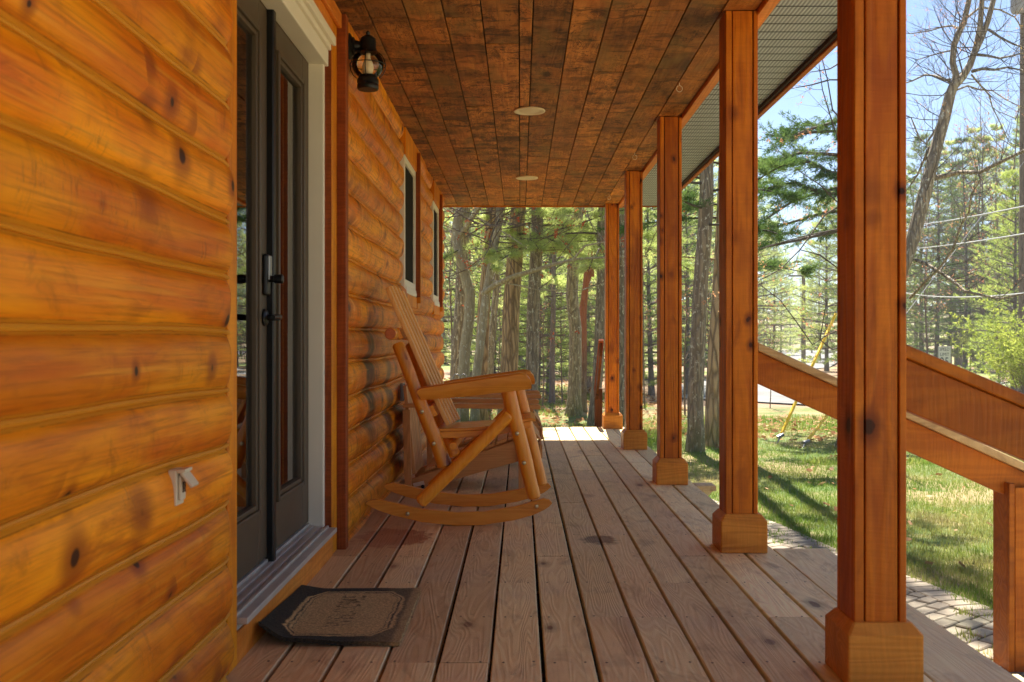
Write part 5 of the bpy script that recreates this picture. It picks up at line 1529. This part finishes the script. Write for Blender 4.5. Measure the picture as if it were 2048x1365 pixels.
# maples with red buds over the open porch end
def mv(px, py, Y): return q(px, py, Y)
def limb_path(m, pts, r0, r1): m.tube(pts, [r0 + (r1 - r0) * i / (len(pts) - 1) for i in range(len(pts))], 7, caps=False)
t4, P4, W4 = T[3]
m = MB(); lim = [mv(*p) for p in ((966, 588, 17), (990, 570, 16.8), (1030, 552, 16.6), (1070, 541, 16.4), (1110, 528, 16.2), (1150, 519, 16), (1210, 515, 15.8), (1290, 512, 15.6))]
limb_path(m, lim, .055, .012)
lim2 = [mv(*p) for p in ((1147, 519, 16), (1170, 492, 15.8), (1210, 484, 15.6), (1260, 478, 15.4))]; limb_path(m, lim2, .02, .006)
lim3 = [mv(*p) for p in ((975, 560, 17), (1040, 572, 16.6), (1075, 580, 16.4), (1160, 582, 16.2), (1230, 560, 16))]; limb_path(m, lim3, .016, .005)
m.build('low_limb', M['bark_pale'], t4, smooth=True)
L = []
rd = random.Random(8)
for P0 in (lim, lim2, lim3):
    for i in range(2, len(P0)):
        L.append((P0[i], (rd.uniform(-.4, .9), rd.uniform(-.5, .5), rd.uniform(.2, 1)), rd.uniform(.6, 1.1), .008, 2))
for k_ in range(16):
    L.append((mv(rd.uniform(975, 1010), rd.uniform(400, 500), 17), (rd.uniform(-.4, 1.3), rd.uniform(-1, .6), rd.uniform(-.4, .5)), rd.uniform(1.2, 2.2), .014, 3))
hardwood(t4, L, 81, budp=.07, ln=.042, wd=.026)
t1, P1, W1 = T[0]
m = MB(); lp = [mv(*p) for p in ((917, 475, 17.5), (935, 450, 17.3), (955, 420, 17.1), (975, 385, 16.9), (1000, 340, 16.7))]; limb_path(m, lp, .05, .03)
lq = [mv(*p) for p in ((950, 432, 17.2), (985, 452, 16.9), (1015, 470, 16.6), (1060, 500, 16.2), (1100, 540, 16))]; limb_path(m, lq, .014, .005)
lr = [mv(*p) for p in ((922, 520, 17.5), (950, 527, 17.3), (968, 533, 17.2), (978, 545, 17.1))]; limb_path(m, lr, .016, .008)
m.build('low_limb', M['bark_pale'], t1, smooth=True)
L = []
for k_ in range(14): L.append((mv(rd.uniform(905, 975), rd.uniform(395, 480), 17.2), (rd.uniform(-1, 1), rd.uniform(-1, .6), rd.uniform(-.5, .6)), rd.uniform(1.0, 2.0), .013, 3))
for i in range(1, len(lq)): L.append((lq[i], (rd.uniform(-.2, 1), rd.uniform(-.5, .5), rd.uniform(-.5, .8)), rd.uniform(.5, 1), .007, 2))
hardwood(t1, L, 82, budp=.07, ln=.042, wd=.026)
# a bare maple top hanging into view from above, with the red clusters
t9, P9, W9 = T[8]

# the big leaning maple right of the nearest post
ml = thing('maple_tree', 'big leaning forked bare maple right of the nearest post', 'tree', (q(1690, 893, 13.9).x, 13.9, GZ))
m = MB()
D = 13.9
def pth(lst, w, D=D, taper=None):
    pts = [q(a, b, D + (c if c else 0)) for a, b, c in lst]
    rr = [x * D / F / 2 for x in w]
    m.tube(pts, rr, 12, rough=.10, seed=len(lst))
    return pts
foot = q(1690, 893, D)
main = pth([(1690, 905, 0), (1700, 860, 0), (1716, 790, 0), (1745, 710, 0), (1780, 610, 0), (1808, 530, 0), (1828, 470, 0), (1846, 400, 0), (1860, 345, 0), (1874, 290, 0), (1888, 240, 0), (1900, 190, 0), (1908, 170, 0)],
           [46, 38, 34, 31, 29, 28, 27, 26, 25, 24, 23, 21, 19])
f1 = pth([(1908, 172, 0), (1912, 150, 0), (1905, 125, 0), (1908, 90, 0), (1918, 65, 0), (1928, 45, 0), (1938, 0, 0), (1945, -60, 0)], [15, 13, 12, 12, 12, 11, 10, 8])
f2 = pth([(1905, 175, 0), (1925, 155, 0), (1940, 130, 0), (1952, 95, 0), (1960, 55, 0), (1964, 0, 0), (1972, -60, 0)], [18, 15, 14, 12, 11, 9, 7])
f3 = pth([(1948, 110, 0), (1962, 80, 0), (1975, 45, 0), (1987, 0, 0), (2000, -60, 0)], [11, 11, 11, 10, 8])
bl = [[(1868, 357, 0), (1890, 352, 0), (1920, 345, 0), (1960, 345, -.5), (2000, 325, -1), (2048, 302, -1.5), (2100, 280, -2)],
      [(1900, 160, 0), (1890, 160, .1), (1870, 152, .3), (1850, 150, .5), (1825, 162, .8), (1800, 170, 1)],
      [(1918, 58, 0), (1905, 52, .2), (1885, 54, .4), (1860, 62, .6), (1820, 68, .8)],
      [(1945, 143, 0), (1965, 138, -.2), (1990, 140, -.5), (2015, 135, -.8), (2048, 142, -1)],
      [(1956, 110, 0), (1975, 112, -.2), (2000, 117, -.5), (2025, 112, -.8), (2060, 102, -1)],
      [(1915, 180, 0), (1935, 172, .2), (1960, 180, .4), (1985, 182, .5), (2012, 200, .7), (2048, 217, .9)],
      [(1943, 150, 0), (1960, 170, .2), (1978, 190, .3), (1985, 215, .4), (2000, 245, .5), (2018, 285, .6)],
      [(1875, 290, 0), (1858, 295, .1), (1848, 320, .2), (1835, 350, .3), (1820, 372, .4)],
      [(1888, 225, 0), (1870, 262, .1), (1852, 288, .2), (1838, 275, .3), (1822, 235, .4)],
      [(1910, 100, 0), (1885, 105, .2), (1860, 112, .4), (1835, 120, .6)],
      [(1830, 520, 0), (1850, 527, -.2), (1880, 545, -.4), (1905, 562, -.6), (1930, 583, -.9), (1960, 590, -1.1), (2000, 598, -1.4), (2048, 588, -1.8)],
      [(1820, 597, 0), (1845, 570, -.3), (1880, 535, -.6), (1905, 500, -.9), (1922, 450, -1.1), (1938, 425, -1.3), (1942, 390, -1.5), (1960, 360, -1.7)],
      [(1935, 35, 0), (1960, 15, .2), (2000, 20, .4), (2030, 35, .6), (2045, 60, .7)],
      [(1978, 60, 0), (2000, 75, -.3), (2025, 88, -.5), (2060, 100, -.7)]]
LB = []
for i, b in enumerate(bl):
    w0 = [11, 6, 5, 7, 6, 4, 4, 7, 6, 4, 8, 6, 5, 6][i]
    pts = pth(b, [w0 * (1 - .6 * j / (len(b) - 1)) for j in range(len(b))])
    for p in pts[1:]:
        for z_ in range(2):
            dd = (pts[-1] - pts[0]).normalized()
            LB.append((p, dd * .8 + Vector((rd.uniform(-.6, .6), rd.uniform(-.6, .6), rd.uniform(-.6, .8))), rd.uniform(.35, .8), .006, 1))
for p in main[7:] + f1 + f2 + f3:
    for z_ in range(2): LB.append((p, (rd.uniform(-1, 1), rd.uniform(-1, 1), rd.uniform(-.3, .8)), rd.uniform(.5, 1.1), .008, 2))
# twigs dropping left over the sky behind the second post
for (a, b, c, e) in ((1650, 100, 1675, 200), (1610, 160, 1660, 300), (1640, 140, 1660, 330), (1665, 60, 1690, 170)):
    p0, p1 = q(a, b, 12.5), q(c, e, 12.9)
m.build('trunk', M['bark_dark'], ml, smooth=True)
hardwood(ml, LB, 90, bud='budpale', budp=.12, twigmat='twig_dark', ln=.025, wd=.010, ns=4)

# hemlock with long level boughs hanging behind the opening between the two nearest posts
hm = thing('hemlock_tree', 'dark hemlock behind the nearest post, its level boughs crossing the blue sky', 'tree', (q(1760, 700, 17).x, 17, GZ))
m = MB(); Tt = Tufts(); rd = random.Random(31)
bx = q(1760, 700, 17).x
m.tube([(bx, 17, GZ - .1), (bx + .05, 17, 2), (bx - .03, 17.05, 5), (bx, 17, 9)], [.20, .17, .12, .05], 12, rough=.1)
m.tube([(bx, 17, .3), (bx, 17, 1)], [.16, .15], 6)
bough = [[(1755, 315), (1700, 312), (1650, 308), (1600, 306), (1560, 318), (1525, 330)],
         [(1755, 330), (1700, 350), (1660, 345), (1620, 325), (1580, 318), (1540, 345)],
         [(1755, 400), (1700, 392), (1660, 388), (1620, 378), (1590, 365), (1555, 372), (1525, 380)],
         [(1755, 455), (1690, 460), (1640, 470), (1590, 482), (1540, 492), (1510, 500)],
         [(1755, 300), (1710, 275), (1670, 262), (1620, 265), (1580, 275), (1540, 270)],
         [(1755, 375), (1690, 372), (1640, 385), (1590, 400), (1560, 420), (1530, 440)],
         [(1755, 250), (1700, 235), (1650, 250), (1610, 262), (1570, 280)],
         [(1755, 430), (1700, 420), (1650, 425), (1600, 440), (1560, 452), (1520, 460)]]
for bi, b in enumerate(bough):
    dep = rd.uniform(-1.5, .8)
    pts = [q(a, c, 17 + dep * i / len(b)) for i, (a, c) in enumerate(b)]
    m.tube(pts, [.035 * (1 - .8 * i / len(b)) + .004 for i in range(len(b))], 5, caps=False)
    for i in range(len(pts) - 1):
        seg = pts[i + 1] - pts[i]
        for s_ in range(9):
            p = pts[i] + seg * rd.random()
            if i == 0 and rd.random() < .5: continue
            if bi in (3, 5, 7) and rd.random() < .4: continue
            sd = Vector((seg.x, rd.uniform(-.9, .9), rd.uniform(-.35, .30))).normalized(); L = rd.uniform(.2, .62)
            m.tube([p, p + sd * L], [.005, .002], 3, caps=False)
            tone = rd.random()
            for u_ in range(7): Tt.add(p + sd * L * (u_ + 1) / 7 + Vector((rd.uniform(-.03, .03), rd.uniform(-.04, .04), rd.uniform(-.03, .03))), sd + Vector((0, 0, rd.uniform(-.5, .2))), rd.uniform(.7, 1.2), tone)
m.build('trunk', M['twig_dark'], hm, smooth=True)
v, r = Tt.slivers(12, .085, .014, .7, np.random.default_rng(7)); v = v - np.array(OFF[hm.name])[None, :]
np_mesh('crown', v, 3, M['needle_dark'], hm, r)
cr2 = dup(protos['dark'][0].children[1]) if False else None

# bare budding sapling whose branches cross that opening
sp = thing('sapling', 'thin bare budding sapling branches crossing between the two nearest posts', 'sapling', (q(1715, 880, 13.2).x, 13.2, GZ))
m = MB(); L = []
def pl(lst, r0, r1, Y=13):
    pts = [q(a, b, Y) for a, b in lst]; m.tube(pts, [r0 + (r1 - r0) * i / (len(pts) - 1) for i in range(len(pts))], 5, caps=False); return pts
x0 = q(1715, 880, 13.2)
pl([(1715, 905), (1716, 700), (1712, 500), (1700, 330), (1690, 150)], .035, .015, 13.2)
for lst in ([(1712, 450), (1670, 460), (1620, 470), (1580, 480), (1520, 498)], [(1712, 520), (1680, 540), (1640, 510), (1600, 500), (1560, 540), (1520, 560)],
            [(1715, 640), (1690, 655), (1655, 670), (1625, 690), (1590, 640), (1560, 600), (1520, 570)], [(1716, 700), (1690, 690), (1665, 700), (1640, 680), (1650, 620), (1656, 595)],
            [(1700, 330), (1680, 290), (1660, 230), (1645, 180), (1638, 130)], [(1690, 250), (1665, 220), (1655, 160), (1640, 100)], [(1700, 400), (1650, 430), (1600, 500), (1560, 540), (1522, 560)],
            [(1705, 430), (1670, 400), (1640, 370), (1610, 350), (1580, 330)], [(1690, 160), (1660, 160), (1625, 170), (1580, 178)], [(1690, 120), (1660, 138), (1620, 145)]):
    pts = pl(lst, .013, .005)
    for p in pts[1:]:
        L.append((p, (rd.uniform(-1, .2), rd.uniform(-.5, .5), rd.uniform(-.5, .7)), rd.uniform(.3, .7), .004, 1))
m.build('stem', M['twig_dark'], sp, smooth=True)
hardwood(sp, L, 95, bud='budpale', budp=.35, twigmat='twig_dark', ln=.035, wd=.02, ns=4)

# understorey saplings
proto_s = None
def sapling(px, Y, s, label):
    global proto_s
    x = (px - 1041) * Y / F
    if proto_s is None:
        t = thing('sapling', label, 'sapling', (0, 0, 0), 'bare saplings of the wood')
        m = MB(); B = Tufts(); rd_ = random.Random(61)
        m.tube([(0, 0, -.1), (.05, .02, 1), (0, .05, 2.2), (.08, 0, 3.6)], [.022, .018, .012, .004], 6)
        for i in range(26):
            z = rd_.uniform(.5, 3.4); a = rd_.uniform(0, 6.28)
            bare(t, m, B, (.03, .02, z), (math.cos(a), math.sin(a), rd_.uniform(.3, 1.2)), rd_.uniform(.5, 1.1), .007, 2, rd_, budp=.12)
        m.build('trunk', M['twig'], t, smooth=True)
        v, r = B.slivers(4, .035, .014, 1.2, np.random.default_rng(3)); np_mesh('buds', v, 3, M['budpale'], t, r)['kind'] = 'stuff'
        proto_s = t; o = t
    else: o = dup(proto_s)
    place(o, x, Y, s, random.uniform(0, 6.28), label)
for px, Y, s, l in ((1085, 22, .7, 'thin bare sapling between the speckled trunk and the middle gap'), (1125, 24, .9, 'thin bare sapling just left of the crooked mossy trunk'), (1215, 23, .8, 'thin bare sapling right of the broken trunk'),
                    (1370, 20, 1.0, 'thin bare sapling right of the third post'), (1415, 22, .9, 'thin bare sapling behind the two grey trunks'), (1000, 23, .8, 'thin bare sapling behind the thickest trunk'), (1290, 22, .9, 'thin bare sapling left of the third post'),
                    (1850, 24, 1.3, 'budding bare sapling right of the nearest post'), (1940, 44, 1.6, 'budding bare sapling behind the speed sign'), (2000, 30, 1.7, 'bare sapling at the right edge'), (1540, 22, .6, 'small bare sapling at the road edge'), (1960, 42, 3.0, 'tall bare grey tree at the upper right'), (2030, 38, 3.0, 'tall bare grey tree in the upper right corner'), (1900, 48, 2.9, 'tall bare grey tree behind the leaning maple'), (900, 24, 1.4, 'bare sapling at the house corner')):
    sapling(px, Y, s, l)
# yellow-green shrub
def shrub(px, Y, H, Rr, label, seed, n=46):
    x = (px - 1041) * Y / F
    t = thing('shrub', label, 'shrub', (x, Y, gh(x, Y)))
    m = MB(); B = Tufts(); rd_ = random.Random(seed)
    for i in range(n):
        a = rd_.uniform(0, 6.28); bare(t, m, B, (x + rd_.uniform(-.2, .2), Y + rd_.uniform(-.2, .2), gh(x, Y)), (math.cos(a) * Rr, math.sin(a) * Rr, 1.0), H * rd_.uniform(.6, 1), .010, 2, rd_, budp=.95, up=.05)
    m.build('stems', M['twig'], t)
    v, r = B.slivers(9, .06, .022, 1.1, np.random.default_rng(seed)); v = v - np.array(OFF[t.name])[None, :]
    np_mesh('leaves', v, 3, M['shrubleaf'], t, r)
shrub(2066, 20, 1.6, .38, 'yellow-green leafing shrub at the right edge above the rail', 71, 34)
shrub(1965, 43, 1.9, .8, 'small yellow-green shrub beside the speed sign', 72, 30)
shrub(2150, 27, 2.2, .5, 'taller yellow-green shrub behind the first shrub', 73, 40)

# far wood closing the view: one mass
def far_wood():
    rg = np.random.default_rng(12); rd_ = random.Random(12)
    m1, v1, r1 = pine(seed=77, H=13, zb=1.0, R=2.6, gap=1.0, per=5, nt=5, ln=.55, wd=.16, ns=5, trunk_r=.16, tw=3)
    tv = np.array(m1.v)
    V, Rr = [], []; big = MB()
    for i in range(150):
        px = rd_.uniform(300, 3400); Y = rd_.uniform(58, 105)
        x = (px - 1041) * Y / F
        if 1515 < px < 1650: continue
        s = rd_.uniform(.75, 1.25) * (.8 if px > 1500 else 1.1); a = rd_.uniform(0, 6.28)
        if 1640 < px < 2100: s *= .85
        c, n_ = math.cos(a) * s, math.sin(a) * s
        vv = v1.copy(); xx = vv[:, 0] * c - vv[:, 1] * n_ + x; yy_ = vv[:, 0] * n_ + vv[:, 1] * c + Y
        vv[:, 0] = xx; vv[:, 1] = yy_; vv[:, 2] = vv[:, 2] * s + gh(x, Y)
        V.append(vv); Rr.append(np.clip(r1 + rd_.uniform(-.3, .3), 0, 1))
        g0 = gh(x, Y); big.tube([(x, Y, g0), (x, Y, g0 + 10 * s)], [.16 * s, .05], 6, caps=False)
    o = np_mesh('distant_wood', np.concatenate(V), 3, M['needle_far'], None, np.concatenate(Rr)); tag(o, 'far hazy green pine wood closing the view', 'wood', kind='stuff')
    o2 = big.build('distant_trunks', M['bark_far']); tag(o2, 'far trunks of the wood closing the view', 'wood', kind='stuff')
far_wood()

# ============================================================ road furniture
up = thing('utility_pole', 'grey far utility pole standing beside the road between the two nearest posts', 'utility pole', (q(1607, 700, 60).x, 60, GZ), 'utility poles')
x = q(1607, 700, 60).x
m = MB(); m.tube([(x, 60, GZ - .5), (x, 60, 5.55)], [.15, .11], 10); m.build('shaft', M['pole'], up, smooth=True)
m = MB(); m.box(x - .9, x + .9, 59.83, 59.9, 4.9, 5.0); m.build('cross_arm', M['pole'], up)
u2 = thing('utility_pole', 'utility pole at the top right corner carrying a grey transformer', 'utility pole', (12.95, 25, GZ), 'utility poles')
m = MB(); m.tube([(12.95, 25, GZ - .5), (12.95, 25, 13.2)], [.17, .11], 12); m.build('shaft', M['pole'], u2, smooth=True)
m = MB(); m.lathe((12.72, 24.9, 0), [(.03, 10.1), (.16, 10.05), (.19, 9.98), (.19, 9.40), (.16, 9.34)], 20); m.build('transformer', M['grey'], u2, smooth=True)
A1 = Vector((q(1555, 887, 14.4).x, 14.4, GZ)); A2 = Vector((q(1606, 893, 13.9).x, 13.9, GZ))
for A, top, tl, lb in ((A1, Vector((12.93, 24.95, 12.4)), .150, 'longer yellow guy-wire guard, leaning right, left one of the pair'), (A2, Vector((12.93, 24.95, 5.6)), .150, 'second yellow guy-wire guard beside the longer one, right of the pair')):
    t = thing('guy_wire', lb, 'guy wire', tuple(A), 'yellow guarded guy wires')
    m = MB(); m.tube([A, top], .004, 6, caps=False); m.build('cable', M['steel'], t)
    a = A.lerp(top, .010); b = A.lerp(top, tl)
    m = MB(); m.tube([a, b], .024, 10); m.build('guard', M['yellow'], t, smooth=True)
    m = MB(); m.tube([A - Vector((.02, 0, .05)), A + (top - A).normalized() * .14], [.012, .012], 8); m.tube([A + (top - A).normalized() * .10 + Vector((-.03, 0, .0)), A + (top - A).normalized() * .16 + Vector((.03, 0, 0))], [.03, .028], 8)
    m.build('anchor', M['steel'], t, smooth=True)
hp = thing('utility_pole', 'utility pole hidden behind the nearest post, where the bright wires meet', 'utility pole', (q(1745, 700, 34).x, 34, GZ), 'utility poles')
x = hp.location.x
m = MB(); m.tube([(x, 34, GZ - .5), (x, 34, 6.0)], [.15, .11], 10); m.build('shaft', M['pole'], hp, smooth=True)
for ya, yb, yc, lb in ((458, 440, 403, 'topmost bright overhead wire right of the nearest post'), (501, 488, 458, 'middle bright overhead wire right of the nearest post'), (566, 573, 558, 'lowest sagging bright overhead wire right of the nearest post')):
    p0 = q(1745, ya, 34)
    e1 = q(2048, yc, 15); 
    m = MB(); pts = []
    n = 24
    e2 = p0 + (e1 - p0) * 1.25
    for i in range(n + 1):
        t_ = i / n; p = p0.lerp(e2, t_); sag = (.35 if ya > 560 else .12) * 4 * t_ * (1 - t_); pts.append(p - Vector((0, 0, sag)))
    m.tube(pts, .013, 6, caps=False); o = m.build('overhead_wire', M['wire'], None, smooth=True); tag(o, lb, 'wire', 'overhead wires')

# speed limit sign
Ys = 40
sx_, sz_ = q(1889, 716, Ys).x, q(1889, 716, Ys).z
sg = thing('speed_sign', 'small white speed limit sign just above the nearer stair rail', 'road sign', (sx_, Ys, gh(sx_, Ys)))
m = MB(); m.box(sx_ - .265, sx_ + .265, Ys - .006, Ys + .006, sz_ - .40, sz_ + .47); m.build('plate', M['sign'], sg, bev=.02, seg=2)
m = MB(); m.box(sx_ - .03, sx_ + .03, Ys + .007, Ys + .05, GZ - .4, sz_ + .40); m.build('sign_post', M['steel'], sg)
RS = lambda dz: Matrix(((1, 0, 0, sx_), (0, 0, -1, Ys - .0085), (0, 1, 0, sz_ + dz), (0, 0, 0, 1)))
text_mesh('lettering', 'SPEED', .19, M['ink'], RS(.34), sg, .78); text_mesh('lettering', 'LIMIT', .19, M['ink'], RS(.13), sg, .82); text_mesh('numerals', '25', .48, M['ink'], RS(-.17), sg, .8)
m = MB()
for a, b, c, d in ((-.245, .245, .448, .454), (-.245, .245, -.384, -.378), (-.245, -.238, -.378, .448), (.238, .245, -.378, .448)): m.box(sx_ + a, sx_ + b, Ys - .0083, Ys - .0063, sz_ + c, sz_ + d)
m.build('sign_border', M['ink'], sg)

# iron hook stand on the lawn behind the chairs
hk = thing('hook_stand', 'thin twin metal garden hook standing behind the chairs', 'garden hook', (q(920, 800, 12.6).x, 12.6, GZ))
m = MB(); hx = hk.location.x; zt = q(920, 748, 12.6).z
for s_ in (-1, 1):
    m.tube([(hx, 12.6, GZ)] + [(hx + s_ * .002, 12.6, zt - .25)] + [(hx + s_ * (.045 - .045 * math.cos(a)), 12.6, zt - .06 + .055 * math.sin(a)) for a in [i * math.pi / 8 for i in range(10)]], .006, 6)
m.build('hooks', M['steel'], hk, smooth=True)

# ============================================================ air
hz = MB(); hz.box(-190, 190, -14, 230, GZ - 9, 34)
k = NT('thin_air')
out = [n_ for n_ in k.t.nodes if n_.type == 'OUTPUT_MATERIAL'][0]
k.t.nodes.remove(k.b)
pv = k.n('ShaderNodeVolumePrincipled'); pv.inputs['Color'].default_value = (.92, .95, 1.0, 1); pv.inputs['Density'].default_value = .0012; pv.inputs['Anisotropy'].default_value = 0
k.l(pv.outputs[0], out.inputs['Volume'])
o = hz.build('haze', k.m); tag(o, kind='stuff')
